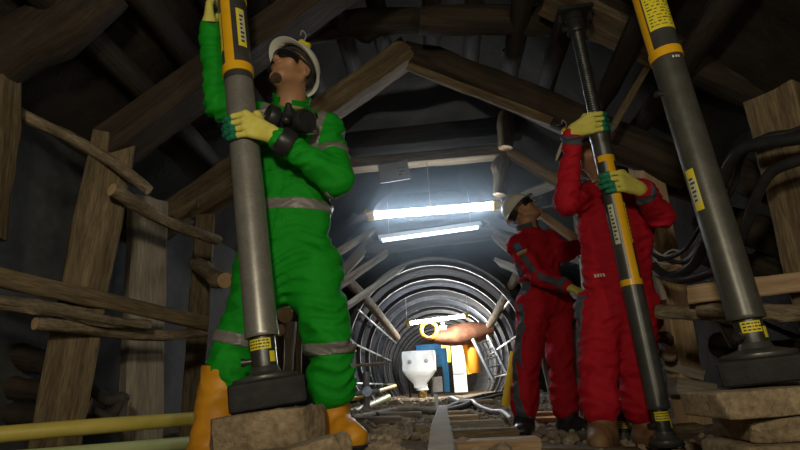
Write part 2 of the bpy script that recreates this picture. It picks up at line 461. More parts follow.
def make_glove(root, hand, elbow, mats=('glove', 'coat'), cuffm=None, res=.0042, lab=None):
    W, kn, chains, th, a = hand
    F = Field(); q = a.length
    for i, k in enumerate(kn):
        F.cone(lerp(W, k, .12) + a * (1.5 - i) * .006, k, .020 * q, .0135 * q, .012)
    for ch in chains:
        for j in range(3): F.cone(ch[j], ch[j + 1], (.0122 - j * .001) * q ** .4, (.0112 - j * .001) * q ** .4, .003)
    for j in range(3): F.cone(th[j], th[j + 1], (.017 - .002 * j) * q, (.0145 - .0018 * j) * q, .008)
    back = (elbow - W).normalized()
    F.cone(W, W + back * .045, .031, .036, .02)
    g = link('glove', F.mesh(res), mats[0], root, sharp=None)
    lo, hi = F.bounds()
    tips = [A3(lerp(ch[1], ch[2], .1)) for ch in chains]; dirs = [A3((ch[2] - ch[1]).normalized()) for ch in chains]
    cen = [A3(ch[2]) for ch in chains]
    def reg(X, Y, Z):
        d = None
        for t, n, c in zip(tips, dirs, cen):
            e = np.maximum(-((X - t[0]) * n[0] + (Y - t[1]) * n[1] + (Z - t[2]) * n[2]), np.sqrt((X - c[0]) ** 2 + (Y - c[1]) ** 2 + (Z - c[2]) ** 2) - .042 * q)
            d = e if d is None else np.minimum(d, e)
        return d
    link('finger_coating', F.mesh(res * .8, region=reg, off=.0022), mats[1], g, sharp=None)
    return g

def head_axes(fwd, up):
    f = V(fwd).normalized(); u = V(up); u = (u - f * u.dot(f)).normalized(); x = f.cross(u)
    return Matrix((x, f, u)).transposed()

def add_head(F, hc, Hm, neck):
    h = lambda x, y, z: hc + Hm @ V((x, y, z))
    R3 = np.array(Hm)
    e = lambda c, r, k=.02, op='u': F.ell(h(*c), r, R3, k, op)
    e((0, -.015, .045), (.076, .096, .088))
    e((0, .035, -.035), (.060, .062, .080), .03)
    F.cone(h(-.02, .062, -.098), h(.02, .062, -.098), .022, .022, .025)
    for s in (-1, 1):
        F.cone(h(s * .056, -.005, -.055), h(s * .022, .06, -.098), .020, .020, .02)   # jaw
        e((s * .043, .066, -.018), (.024, .020, .020), .02)                            # cheekbone
        F.cone(h(s * .012, .092, .028), h(s * .045, .078, .026), .0085, .008, .012)    # brow
        e((s * .031, .094, .008), (.015, .012, .011), .01, 's')                        # eye socket
        e((s * .031, .081, .008), (.013, .012, .011), .003)                            # eyeball under the lids
        e((s * .078, -.012, -.008), (.009, .021, .033), .006)                          # ear
        e((s * .085, -.008, -.006), (.005, .010, .018), .004, 's')
        e((s * .012, .105, -.030), (.009, .010, .008), .006)                           # nostril wing
    F.cone(h(0, .090, .018), h(0, .113, -.024), .0085, .0125, .012)                    # nose
    F.cone(h(-.020, .088, -.053), h(.020, .088, -.053), .0075, .0075, .005)            # lips
    F.cone(h(-.017, .087, -.066), h(.017, .087, -.066), .0085, .0085, .005)
    F.cone(h(-.024, .097, -.0595), h(.024, .097, -.0595), .0025, .0025, .003, op='s')
    F.cone(h(0, -.022, -.045), neck, .056, .062, .03)
    F.cone(h(0, .03, -.075), lerp(h(0, .0, -.1), neck, .6), .03, .035, .04)

def make_helmet(root, hc, Hm, label=None, visor=.030, strap=True, tilt=6):
    mx = Matrix.Translation(hc) @ Hm.to_4x4() @ Matrix.Translation((0, -.012, .054)) @ Matrix.Rotation(rad(tilt), 4, 'X') @ Matrix.Diagonal((.95, .93, .95, 1))
    n = 48
    def ring(a, b, z, ridge=0., brim=0.):
        out = []
        for j in range(n):
            t = 6.2832 * j / n; c, s_ = math.cos(t), math.sin(t)
            ext = brim * (.013 + max(0, s_) ** 2 * visor + max(0, -s_) * .008)
            zz = z - brim * (.010 + max(0, s_) ** 2 * .012)
            rd = ridge * max(0, 1 - abs(c) * 6) * .006
            out.append((c * (a + ext), s_ * (b + ext), zz + rd))
        return out
    outer = []
    for k in range(11):
        ph = k / 10 * 1.5708; outer.append(ring(.104 * max(.02, math.sin(ph) ** .9), .128 * max(.02, math.sin(ph) ** .9), .112 * math.cos(ph), 1.))
    outer += [ring(.105, .129, -.010), ring(.105, .129, -.012, 0, .5), ring(.105, .129, -.012, 0, 1.)]
    inner = [ring(.105, .129, -.017, 0, 1.), ring(.101, .125, -.016, 0, .4), ring(.099, .123, -.010)]
    for k in range(10, -1, -1):
        ph = k / 10 * 1.5708; inner.append(ring(.099 * max(.02, math.sin(ph) ** .9), .123 * max(.02, math.sin(ph) ** .9), .106 * math.cos(ph)))
    hel = link('hard_hat', xf(sections(outer + inner), mx), 'helmet', root, sharp=.9)
    band = []
    for (a, b, z) in ((.085, .107, .012), (.088, .110, .012), (.089, .111, -.028), (.086, .108, -.028)): band.append(ring(a, b, z))
    v, f = sections(band + [band[0]], caps=False)
    link('headband', xf((v, f), mx), 'hatband', hel, sharp=.9)
    st = [g_tube([mx @ V((s * .086, y, -.005)), mx @ V((s * .066, y * .6, .045)), mx @ V((0, 0, .080))], .006, 6) for s in (-1, 1) for y in (-.05, .05)]
    link('suspension_strap', join(*st), 'hatband', hel)
    if strap:
        h = lambda x, y, z: hc + Hm @ V((x, y, z))
        link('chin_strap', join(*[g_tube([h(s * .096, .0, .045), h(s * .088, .012, -.02), h(s * .066, .035, -.085), h(s * .03, .06, -.122), h(0, .068, -.127)], .0045, 6) for s in (-1, 1)]), 'hatband', hel)
    return hel

def make_goggles(root, hc, Hm):
    h = lambda x, y, z: hc + Hm @ V((x, y, z))
    rings = []
    for i in range(25):
        a = rad(-72 + 144 * i / 24); c, s = math.cos(a), math.sin(a)
        nose = max(0, 1 - abs(a) / .22) * .016
        z0, z1 = -.018 + nose, .030 - .006 * (abs(a) / 1.25) ** 2
        rings.append([h(s * .074, .012 + c * .096, z0), h(s * .079, .016 + c * .101, z0), h(s * .079, .016 + c * .101, z1), h(s * .074, .012 + c * .096, z1)])
    g = link('safety_goggles', sections(rings), 'goggle', root, sharp=.8)
    fr = [g_tube([r[2] for r in rings], .004, 6, 1)]
    for s in (-1, 1): fr.append(g_tube([h(s * .075, .045, .02), h(s * .083, .0, .018), h(s * .084, -.03, .006)], .0045, 6))
    link('goggle_frame', join(*fr), 'black', g)

def make_boot(root, knee, top, ankle, toe_dir, m, sole_z, res=.008, L=.20, r=.076):
    t = V(toe_dir); t.z = 0; t.normalize(); a = V(ankle); z0 = sole_z
    F = Field()
    F.cone(top, a, r, r * .80, .02)
    F.cone(a, V((a.x, a.y, z0 + .055)) - t * .022, r * .82, .05, .03)
    heel = V((a.x, a.y, z0 + .042)) - t * .03; toe = V((a.x, a.y, z0 + .040)) + t * (L - .05)
    F.cone(heel, toe, .045, .043, .035)
    F.cone(V((a.x, a.y, z0 + .05)) + t * (L - .09), toe + V((0, 0, .006)), .05, .046, .03)
    F.cone(lerp(a, heel, .5), V((a.x, a.y, z0 + .06)) + t * .07, .05, .045, .05)
    F.post.append(folds(.004, 38, int(abs(a.x) * 1000) % 97))
    F.post.append(lambda f, X, Y, Z: np.maximum(f, z0 - Z))
    tn = (top - a).normalized(); tt = A3(top); n_ = A3(tn)
    F.post.append(lambda f, X, Y, Z: np.maximum(f, (X - tt[0]) * n_[0] + (Y - tt[1]) * n_[1] + (Z - tt[2]) * n_[2]))
    o = link('boot', F.mesh(res), m, root, sharp=None)
    lo, hi = F.bounds()
    link('boot_sole', F.mesh(res * .8, off=.006, region=lambda X, Y, Z: np.abs(Z - z0 - .004) - .014), 'black', o, sharp=1.)
    return o

def make_person(label, J, cloth, bootm, fold_seed, floor_z, head, goggles=True, res=.010, bands=True, hood=False):
    """J: joints in world space; head = (centre, forward, up)"""
    hc, fwd, up = head; Hm = head_axes(fwd, up)
    base = (J['ankR'] + J['ankL']) / 2; base = V((base.x, base.y, floor_z))
    root = thing('person', label, 'person', base, None)
    lat = (J['shL'] - J['shR']).normalized(); latp = (J['hipL'] - J['hipR']).normalized()
    mid = (J['shL'] + J['shR']) / 2; spine = (mid - J['pel']).normalized()
    fr = lat.cross(spine).normalized() * -1
    if fr.dot(V(J['front'])) < 0: fr = -fr
    frp = latp.cross(V((0, 0, 1))).normalized()
    if frp.dot(V(J['front'])) < 0: frp = -frp
    neck = J['neck']
    # ---- body: one continuous skin under the clothes
    B = Field(); add_head(B, hc, Hm, neck)
    B.cone(J['pel'], lerp(J['pel'], mid, .8), .115, .125, .04, fr, .68)
    B.cone(J['shR'], J['shL'], .05, .05, .05); B.cone(lerp(J['pel'], mid, .8), neck, .1, .055, .06)
    B.cone(J['hipR'], J['hipL'], .085, .085, .05)
    for s in 'RL':
        B.cone(J['hip' + s], J['kne' + s], .075, .052, .03); B.cone(J['kne' + s], J['ank' + s], .05, .036, .02)
        B.cone(J['sh' + s], J['elb' + s], .045, .038, .03); B.cone(J['elb' + s], J['wri' + s], .036, .026, .02)
    J['B'] = B
    link('body', B.mesh(.0062), 'skin', root, sharp=None)
    # ---- coverall
    S = Field(); G = J.get('girth', 1.); TH = J.get('thigh', 1.)
    ch = lerp(J['pel'], mid, .70)
    S.cone(J['pel'], lerp(J['pel'], mid, .35), .150 * G, .140 * G, .05, frp, .76 / G ** .7)
    S.cone(lerp(J['pel'], mid, .35), ch, .142 * G, .160 * G, .05, fr, .74 / G ** .7)
    S.cone(ch, lerp(J['pel'], mid, .86), .160 * G, .140 * G, .06, fr, .70 / G ** .7)
    S.cone(lerp(J['shR'], J['shL'], .06), lerp(J['shR'], J['shL'], .94), .072, .072, .07)
    S.cone(lerp(J['pel'], mid, .9), neck, .10, .073, .05)
    S.cone(J['hipR'] + V((0, 0, .02)), J['hipL'] + V((0, 0, .02)), .108 * TH, .108 * TH, .06)
    for s in 'RL':
        cuff = J['cuf' + s]
        S.cone(J['hip' + s], J['kne' + s], .106 * TH, .086 * TH ** .5, .05)
        S.cone(J['kne' + s], lerp(J['kne' + s], cuff, .75), .085, .090, .03)
        S.cone(lerp(J['kne' + s], cuff, .6), lerp(J['kne' + s], cuff, .93), .090, .086, .03)
        S.cone(J['sh' + s], J['elb' + s], .076, .066, .05)
        S.cone(J['elb' + s], lerp(J['elb' + s], J['wri' + s], .88), .066, .048, .025)
        S.cone(lerp(J['elb' + s], J['wri' + s], .80), lerp(J['elb' + s], J['wri' + s], .92), .047, .046, .01)
    nk = (hc + Hm @ V((0, -.022, -.045)) - neck).normalized()
    S.cone(neck - nk * .03, neck + nk * .022, .078, .074, .02)
    S.post.append(folds(J.get('famp', .010), 36, fold_seed))
    S.post.append(folds(.003, 80, fold_seed + 5))
    S2 = Field(); S2.p = list(S.p); 
    S.cone(neck - nk * .0, neck + nk * .12, .060, .066, .004, op='s')
    S2.post = list(S.post)
    nn_, nk_ = A3(neck + nk * .012), A3(nk)
    S.post.append(lambda f, X, Y, Z: np.where((X - nn_[0]) ** 2 + (Y - nn_[1]) ** 2 + (Z - nn_[2]) ** 2 < .03, np.maximum(f, (X - nn_[0]) * nk_[0] + (Y - nn_[1]) * nk_[1] + (Z - nn_[2]) * nk_[2]), f))
    suit = link('coverall', S.mesh(res), cloth, root, sharp=None)
    def patch(name, region, m, off=.004, c=None, r=.3, rs=.0065, par=None):
        lo, hi = (A3(c) - r, A3(c) + r)
        g = S.mesh(rs, lo, hi, region, off)
        if len(g[1]) == 0: return None
        return link(name, g, m, par or suit, sharp=.9)
    J['patch'] = patch; J['fr'] = fr; J['frp'] = frp; J['lat'] = lat; J['mid'] = mid; J['spine'] = spine; J['suit'] = suit; J['nk'] = nk; J['Hm'] = Hm
    # collar
    v = []
    for k, (r_, d_) in enumerate(((.080, -.03), (.086, .022), (.090, .046), (.083, .047), (.076, .02), (.068, -.02))):
        ring = []
        yb = (-fr + nk * fr.dot(nk)).normalized(); x = yb.cross(nk)
        for j in range(29):
            a = rad(-90 + 20 + 320 * j / 28); ring.append(neck + nk * d_ + (x * math.cos(a) + yb * math.sin(a)) * r_)
        v.append(ring)
    link('collar', sections(v + [v[0]], closed=False), J.get('collarm', cloth), suit, sharp=.9)
    for s in 'RL':
        make_boot(root, J['kne' + s], J['btop' + s], J['ank' + s], J['toe' + s], bootm, J['sole' + s], r=J.get('bootr' + s, .076))
    if goggles: make_goggles(root, hc, Hm)
    return root
# ------------------------------------------------------------------ hydraulic props
def prop_frame(p0, p1):
    z = (p1 - p0).normalized(); y = V((0, -1, 0)); y = (y - z * y.dot(z)).normalized(); x = y.cross(z) * -1   # x: to the photo's right, y: to the front
    x = z.cross(y) * -1
    return Matrix.Translation(p0) @ Matrix((x, y, z)).transposed().to_4x4()
def shell(r, z0, z1, a0, a1, th=.0012, n=14):
    """a sticker or paint strip on a round tube, angles from the front toward the photo's right"""
    rings = []
    for i in range(n + 1):
        a = rad(a0 + (a1 - a0) * i / n); c, s = -math.sin(a), math.cos(a)
        rings.append([(c * r, s * r, z0), (c * (r + th), s * (r + th), z0), (c * (r + th), s * (r + th), z1), (c * r, s * r, z1)])
    return sections(rings)
def cyl(r, z0, z1, n=40, bev=.003): return g_lathe([(.001, z0), (r - bev, z0), (r, z0 + bev), (r, z1 - bev), (r - bev, z1), (.001, z1)], n)

def make_prop(label, p0, p1, R, L, foot, ring_z, sleeve_top=None, thread_from=None, seed=0):
    """p0: centre of the base plate's underside; heights are along the post"""
    t = thing('hydraulic_prop', label, 'prop', p0, 'hydraulic props under the roof')
    ax = (p1 - p0).normalized(); mx = prop_frame(p0, p1)
    def part(name, g, m, par=t, **k): return link(name, g, m, par, mx=mx, **k) if par is t else link(name, g, m, par, raw=True, **k)
    return t, mx, part

def foot_parts(part, R, pad_r, pad_h, neck_r, h_neck, seed, pad_m='black', label_a=(-50, 55), n=40, pad_rot=0):
    part('rubber_pad', xf(g_block(pad_r * 2.1, pad_r * 2, pad_h, seed, .003, 14), rotz(rad(pad_rot))) if pad_h > .05 else cyl(pad_r, 0, pad_h), pad_m, sharp=.5)
    part('foot_plate', g_lathe([(.001, pad_h), (pad_r * .93, pad_h), (pad_r * .95, pad_h + .006), (pad_r * .93, pad_h + .014), (pad_r * .72, pad_h + .020), (neck_r * 1.2, pad_h + .030), (neck_r * 1.03, pad_h + .05), (.001, pad_h + .06)], 48), 'darksteel')
    nk = part('neck', g_lathe([(.001, pad_h + .03), (neck_r, pad_h + .04), (neck_r, h_neck - .012), (neck_r * .96, h_neck), (.001, h_neck)], 40), 'thread')
    zl = h_neck - .052
    lb = part('neck_label', shell(neck_r, zl, zl + .038, *label_a), 'labely', nk)
    return nk

def build_prop_parts(label, p0, p1, R, z, seed, kind_):
    t, mx, part = make_prop(label, p0, p1, R, (p1 - p0).length, 0, 0)
    def sub(name, g, m, par, **k): return link(name, g, m, par, raw=True, **k)
    nr = R * .77
    foot_parts(part, R, z['pad_r'], z['pad_h'], nr, z['neck'], seed, label_a=z.get('la', (-50, 55)), pad_rot=z.get('prot', 0))
    nk = [c for c in t.children if c.name.startswith('neck') and 'label' not in c.name][0]
    zl = z['neck'] - .052
    # valve and tag on the neck
    va = rad(z.get('valve', -70)); d = V((-math.sin(va), math.cos(va), 0)); zv = z['pad_h'] + .075
    sub('valve', join(rod(d * (nr - .005) + V((0, 0, zv)), d * (nr + .022) + V((0, 0, zv)), .011), rod(d * (nr + .02) + V((0, 0, zv)), d * (nr + .034) + V((0, 0, zv)), .015)), 'thread', nk)
    ta = z.get('tag', 58)
    sub('small_tag', shell(nr + .001, z['pad_h'] + .062, z['pad_h'] + .10, ta - 14, ta + 14), 'labely', nk)
    gs = []
    rg = random.Random(seed)
    for i in range(3):
        a = z.get('la', (-50, 55))[0] + 8
        while a < z.get('la', (-50, 55))[1] - 12:
            w = rg.uniform(5, 16); gs.append(shell(nr + .0012, zl + .006 + i * .011, zl + .011 + i * .011, a, a + w, .0005, 3)); a += w + 4
    sub('print_marks', join(*gs), 'ink', nk, smooth=False)
    z0, z1 = z['neck'], z['sleeve']
    part('lower_tube', g_lathe([(.001, z0 - .004), (R * 1.0, z0 - .004), (R * 1.03, z0), (R * 1.03, z0 + .012), (R, z0 + .02), (R, z1), (.001, z1)], 48), z.get('tube_m', 'steel'))
    return t, mx, part, sub

# left prop, held by the man in green
pb, pt = P(268.5, 409, 1.95), P(231.5, 0, 1.95)
def along(p0, p1, py, Y, lo=0., hi=4.):
    """height on the post whose picture row is py"""
    ax = (p1 - p0).normalized()
    for _ in range(50):
        m = (lo + hi) / 2; q = RC.transposed() @ (p0 + ax * m - CAMP)
        if 225 - FPX * q.y / -q.z > py: lo = m
        else: hi = m
    return m
def hz(py): return along(pb, pt, py, 1.95)
RL = .0605
z = dict(prot=19, pad_r=.125, pad_h=hz(381), neck=hz(336), sleeve=hz(82))
tL, mL, part, sub = build_prop_parts('grey hydraulic prop gripped by the man in green, standing on a broken stone block', pb, pt, RL, z, 3, 0)
LP0, LP1 = pb, pt
zt = 2.35
sl = part('upper_sleeve', g_lathe([(.001, z['sleeve'] - .005), (RL * 1.02, z['sleeve'] - .005), (RL * 1.02, zt), (.001, zt)], 48), 'darksteel')
r_ = RL * 1.02
sub('yellow_ring', shell(r_, hz(77), hz(69), -179.5, 179.5, .004, 48), 'yellow', sl)
sub('yellow_ring', shell(r_, hz(4), hz(-3), -179.5, 179.5, .004, 48), 'yellow', sl)
sub('yellow_stripe', shell(r_, hz(69), hz(4), -32, 9, .002), 'yellow', sl)
a = sub('side_label', shell(r_, hz(55), hz(18), -82, -40), 'labely', sl); b = sub('side_label', shell(r_, hz(54), hz(17), 30, 66), 'labely', sl)
sub('label_window', shell(r_ + .0012, hz(50), hz(20), 40, 62, .0005), 'labelw', sl)
for (a0, a1) in ((-76, -48), (42, 60)):
    gs = []; zz = hz(50)
    while zz < hz(22):
        gs.append(shell(r_ + .0018, zz, zz + .011, a0, a0 + (a1 - a0) * RNG.uniform(.5, 1), .0006, 4)); zz += .022
    sub('print_marks', join(*gs), 'ink', sl, smooth=False)
part('head_plate', join(cyl(.085, zt, zt + .03), cyl(.05, zt - .02, zt + .002)), 'darksteel')

# right prop, nearest the camera
pb, pt = P(766, 382, 2.0), P(648.5, 0, 2.0); 
def hz(py): return along(pb, pt, py, 2.0)
RR = .0605
z = dict(prot=-27, pad_r=.125, pad_h=hz(357), neck=hz(318), sleeve=hz(60), la=(-60, 20), valve=-62, tag=40, tube_m='steel2')
tR, mR, part, sub = build_prop_parts('grey hydraulic prop standing alone on the stacked stone slabs, nearest the camera', pb, pt, RR, z, 5, 0)
zt = 2.3
sl = part('upper_sleeve', g_lathe([(.001, z['sleeve'] - .005), (RR * 1.02, z['sleeve'] - .005), (RR * 1.02, zt), (.001, zt)], 48), 'darksteel')
r_ = RR * 1.02
sub('yellow_ring', shell(r_, hz(61), hz(53), -179.5, 179.5, .003, 48), 'yellow', sl)
sub('yellow_stripe', shell(r_, hz(53), hz(-60), -95, -62, .002), 'yellow', sl)
sub('warning_label', shell(r_, hz(36), hz(-40), -55, 58, .0012), 'labely', sl)
gs = []; rg = random.Random(8); zz = hz(33)
while zz < hz(-36):
    a = -46
    while a < 46:
        w = rg.uniform(5, 22); gs.append(shell(r_ + .0012, zz, zz + rg.uniform(.003, .006), a, min(50, a + w), .0005, 4)); a += w + rg.uniform(3, 16)
    zz += .0155
sub('print_marks', join(*gs), 'ink', sl, smooth=False)
zs = hz(66)
sub('print_marks', join(*[shell(RR, zs + .002, zs + .012, a, a + 7, .0006, 3) for a in (-8, 4, 14)]), 'whiteink', sl, smooth=False)
va = rad(-82); d = V((-math.sin(va), math.cos(va), 0)); zv = hz(93)
part('bleed_valve', join(rod(d * .055 + V((0, 0, zv)), d * .078 + V((0, 0, zv)), .008), rod(d * .076 + V((0, 0, zv)), d * .092 + V((0, 0, zv)), .013)), 'thread')
sl2 = [c for c in tR.children if c.name.startswith('lower_tube')][0]
sub('side_label', shell(RR, hz(210), hz(170), -88, -52), 'labely', sl2); sub('label_window', shell(RR + .0012, hz(203), hz(178), -84, -56, .0005), 'labelw', sl2)
gs = []; zz = hz(201)
while zz < hz(180): gs.append(shell(RR + .0017, zz, zz + .008, -80, -62 + rg.uniform(-6, 4), .0005, 4)); zz += .017
sub('print_marks', join(*gs), 'ink', sl2, smooth=False)
part('head_plate', join(cyl(.085, zt, zt + .03), cyl(.05, zt - .02, zt + .002)), 'darksteel')

# middle prop, held by the man in red; threaded spindle up to the roof
pb, pt = P(667, 446, 2.62), P(573, 14, 2.62)
def hz(py): return along(pb, pt, py, 2.62)
RM = .048
z = dict(pad_r=.075, pad_h=.012, neck=hz(408), sleeve=hz(285), la=(-58, 48), tube_m='darksteel')
tM, mM, part, sub = build_prop_parts('dark hydraulic prop with a black threaded top, held by the front man in red', pb, pt, RM, z, 7, 0)
MP0, MP1 = pb, pt
sl = part('upper_sleeve', g_lathe([(.001, hz(285)), (RM, hz(285)), (RM, hz(140)), (RM * 1.08, hz(139)), (RM * 1.08, hz(131)), (RM * .8, hz(128)), (.001, hz(128))], 48), 'darksteel')
r_ = RM
sub('yellow_ring', shell(r_, hz(286), hz(280), -179.5, 179.5, .003, 48), 'yellow', sl)
sub('yellow_ring', shell(r_, hz(164), hz(158), -60, 75, .002, 24), 'yellow', sl)
sub('yellow_stripe', shell(r_, hz(281), hz(160), -14, 34, .002), 'yellow', sl)
sub('side_label', shell(r_, hz(245), hz(206), -62, -30), 'labelw', sl); sub('side_label', shell(r_, hz(245), hz(205), 42, 76), 'labely', sl)
for (a0, a1) in ((-56, -36), (48, 70)):
    gs = []; zz = hz(241)
    while zz < hz(209): gs.append(shell(r_ + .0013, zz, zz + .010, a0, a0 + (a1 - a0) * RNG.uniform(.5, 1), .0006, 4)); zz += .02
    sub('print_marks', join(*gs), 'ink', sl, smooth=False)
prof = [(.001, hz(132))]; zz = hz(131); rt = .031
while zz < hz(26): prof += [(rt, zz), (rt + .003, zz + .006), (rt, zz + .012)]; zz += .014
prof += [(rt, hz(24)), (.001, hz(24))]
part('threaded_spindle', g_lathe(prof, 32), 'thread')
part('collar_nut', g_lathe([(.001, hz(34)), (.05, hz(34)), (.054, hz(32)), (.054, hz(24)), (.048, hz(22)), (.001, hz(22))], 12), 'thread')
ztop = hz(14)
part('head_plate', join(g_box(.19, .15, .022, (0, 0, ztop - .004)), g_box(.02, .05, .07, (-.085, 0, ztop - .03)), g_box(.02, .05, .07, (.085, 0, ztop - .03)), cyl(.05, ztop - .05, ztop - .01)), 'black')
va = rad(-75); d = V((-math.sin(va), math.cos(va), 0))
part('bleed_valve', join(rod(d * .05 + V((0, 0, hz(30))), d * .085 + V((0, 0, hz(30))), .012), rod(d * .08 + V((0, 0, hz(30) - .02)), d * .08 + V((0, 0, hz(30) + .02)), .006)), 'thread')

# a fourth prop standing behind the front man in red
pb, pt = P(625, 444, 3.25), P(592, 240, 3.25)
def hz(py): return along(pb, pt, py, 3.25)
z = dict(pad_r=.07, pad_h=.012, neck=hz(418), sleeve=hz(360), la=(-60, 60), tube_m='darksteel')
tB, mB, part, sub = build_prop_parts('dark hydraulic prop seen between the legs of the front man in red', pb, pt, .05, z, 9, 0)
part('upper_sleeve', cyl(.05, hz(361), 1.10), 'darksteel'); part('head_plate', cyl(.06, 1.1, 1.12), 'black')

# ------------------------------------------------------------------ the man in green
def rest_hand(wr, el, down, q=1.):
    """a hand hanging slightly curled at the end of a forearm"""
    d = (wr - el).normalized(); n = V(down); n = (n - d * n.dot(d)).normalized(); sd = d.cross(n)
    kn = [wr + d * .085 + sd * (1.5 - i) * .021 for i in range(4)]; ch = []
    for k, l in zip(kn, (.95, 1.05, 1., .8)):
        p1 = k + (d * .85 + n * .5).normalized() * .043 * l; p2 = p1 + (d * .45 + n * .9).normalized() * .027 * l; ch.append([k, p1, p2, p2 + (d * .05 + n).normalized() * .02 * l])
    th = [lerp(wr, kn[0], .35) + sd * .012, wr + d * .05 + sd * .05 + n * .02, wr + d * .075 + sd * .054 + n * .04, wr + d * .095 + sd * .048 + n * .055]
    return wr, kn, ch, th, sd * q
def on_post(p0, p1, py, Y):
    return p0 + (p1 - p0).normalized() * along(p0, p1, py, Y)
lax = (LP1 - LP0).normalized()
hand_low = grip(on_post(LP0, LP1, 134, 1.95), lax, RL + .001, +1, rad(-22), drop=.045)
# raised hand closes on the left of the post near the top of the picture
hand_up = rest_hand(P(209.5, 24, 1.97), P(214, 95, 2.0), (1, .55, 0), 1.12)
gz = .10
J = dict(pel=P(288, 262, 2.2), hipR=P(266, 272, 2.2), hipL=P(312, 273, 2.2), kneR=P(240, 340, 2.12), kneL=P(330, 345, 2.13),
         ankR=P(207, 462, 2.10), ankL=P(332, 428, 2.17), shR=P(260, 122, 2.18), shL=P(327, 131, 2.2), neck=P(291, 106, 2.2),
         elbR=P(220, 106, 2.08), elbL=P(337, 180, 2.06), wriR=hand_up[0], wriL=hand_low[0], front=(-.1, -1, 0),
         cufR=P(229, 378, 2.115), cufL=P(333, 394, 2.15), btopR=P(226, 368, 2.115), btopL=P(333, 378, 2.155), bootrR=.092, toeR=(-.05, -1, 0), toeL=(.75, -.8, 0), soleR=.01, soleL=.095, girth=1.2, thigh=1.14)
hc = P(293, 73, 2.13)
yaw, pit = rad(27), rad(22)
fw = V((-math.sin(yaw) * math.cos(pit), -math.cos(yaw) * math.cos(pit), math.sin(pit)))
man = make_person('man in a green coverall and white helmet looking up along the grey prop he grips', J, 'green', 'boot_y', 4, .05, (hc, fw, V((0, 0, 1))))
green = man; Hm = J['Hm']; patch = J['patch']
make_helmet(green, hc, Hm, strap=False, tilt=20)
make_glove(green, hand_low, J['elbL']); make_glove(green, hand_up, J['elbR'])
fr, lat, spine = J['fr'], J['lat'], J['spine']
w = lerp(J['pel'], J['mid'], .36)
patch('reflective_band', slab(w, spine, .026, .26), 'reflect', .005, w, .3)
for s in 'RL':
    sh, el, kn, hp = J['sh' + s], J['elb' + s], J['kne' + s], J['hip' + s]
    c = lerp(sh, el, .55); patch('reflective_band', slab(c, el - sh, .024, .11), 'reflect', .005, c, .15)
    cf = J['cuf' + s]; c = lerp(kn, cf, .06 if s == 'L' else .02); patch('reflective_band', slab(c, cf - kn, .024, .14), 'reflect', .005, c, .18)
    sg = 1 if s == 'L' else -1
    c = J['mid'] + lat * sg * .135 + spine * .0
    patch('shoulder_tape', boxreg(c + fr * .02 - spine * .03, (lat, spine, fr), (.021, .11, .13)), 'reflect', .004, c, .2)
c = lerp(J['pel'], J['mid'], .7) + fr * .10
patch('placket', boxreg(lerp(J['pel'], J['mid'], .52) + fr * .12 + lat * .01, (lat, spine, fr), (.017, .30, .14)), 'green', .0045, c, .34)
for sg in (-1, 1):
    c = lerp(J['pel'], J['mid'], .66) + fr * .12 + lat * sg * .085
    patch('chest_pocket', boxreg(c, (lat, spine, fr), (.052, .062, .09)), 'green', .005, c, .14)
    patch('pocket_flap', boxreg(c + spine * .05, (lat, spine, fr), (.056, .018, .09)), 'green', .008, c, .14)
# white chest lettering, two short lines
c = lerp(J['pel'], J['mid'], .90) + lat * .108 + fr * .12
for i, (dz, hw, hh) in enumerate(((.009, .024, .0045), (-.004, .026, .0035))):
    for k in range(5):
        cc = c + spine * dz + lat * (-hw + hw * .4 * (k + .5))
        patch('chest_print', boxreg(cc, (lat, spine, fr), (hw * .16, hh, .09)), 'whiteink', .0055, cc, .1, .0028)
# black wrist strap over the glove cuff
w0, e0 = J['wriL'], J['elbL']; dr = (e0 - w0).normalized()
bq = dr.to_track_quat('Z', 'Y').to_matrix().to_4x4()
link('wrist_strap', xf(g_lathe([(.046, .020), (.056, .022), (.061, .035), (.062, .068), (.058, .082), (.046, .084)], 26), Matrix.Translation(w0) @ bq), 'cable', green)
w0, e0 = J['wriR'], J['elbR']; dr = (e0 - w0).normalized(); bq = dr.to_track_quat('Z', 'Y').to_matrix().to_4x4()
link('glove_stripe', join(*[xf(g_lathe([(.0375, zz), (.0395, zz + .002), (.0395, zz + .010), (.0375, zz + .012)], 24, caps=False), Matrix.Translation(w0) @ bq) for zz in (.002, .024)]), 'black', green)
# dark patch on the chin that paints the shade under it
h = lambda x, y, z: hc + Hm @ V((x, y, z))
def chin_reg(X, Y, Z):
    d = None
    for c, r in ((h(0, .072, -.120), .026), (h(.014, .07, -.118), .020), (h(-.014, .07, -.118), .020)):
        e = np.sqrt((X - c.x) ** 2 + (Y - c.y) ** 2 + (Z - c.z) ** 2) - r
        d = e if d is None else np.minimum(d, e)
    return d
q = A3(h(0, .07, -.11))
link('chin_shade', J['B'].mesh(.0042, q - .08, q + .08, chin_reg, .0015), 'undershade', green, sharp=None)
Fb = Field(); Fb.ell(h(0, -.038, .02), (.0745, .0745, .06), np.array(Hm)); Fb.cone(h(-.04, -.065, -.02), h(.04, -.065, -.02), .022, .022, .02)
link('hair', Fb.mesh(.006), 'hair', green, sharp=None)
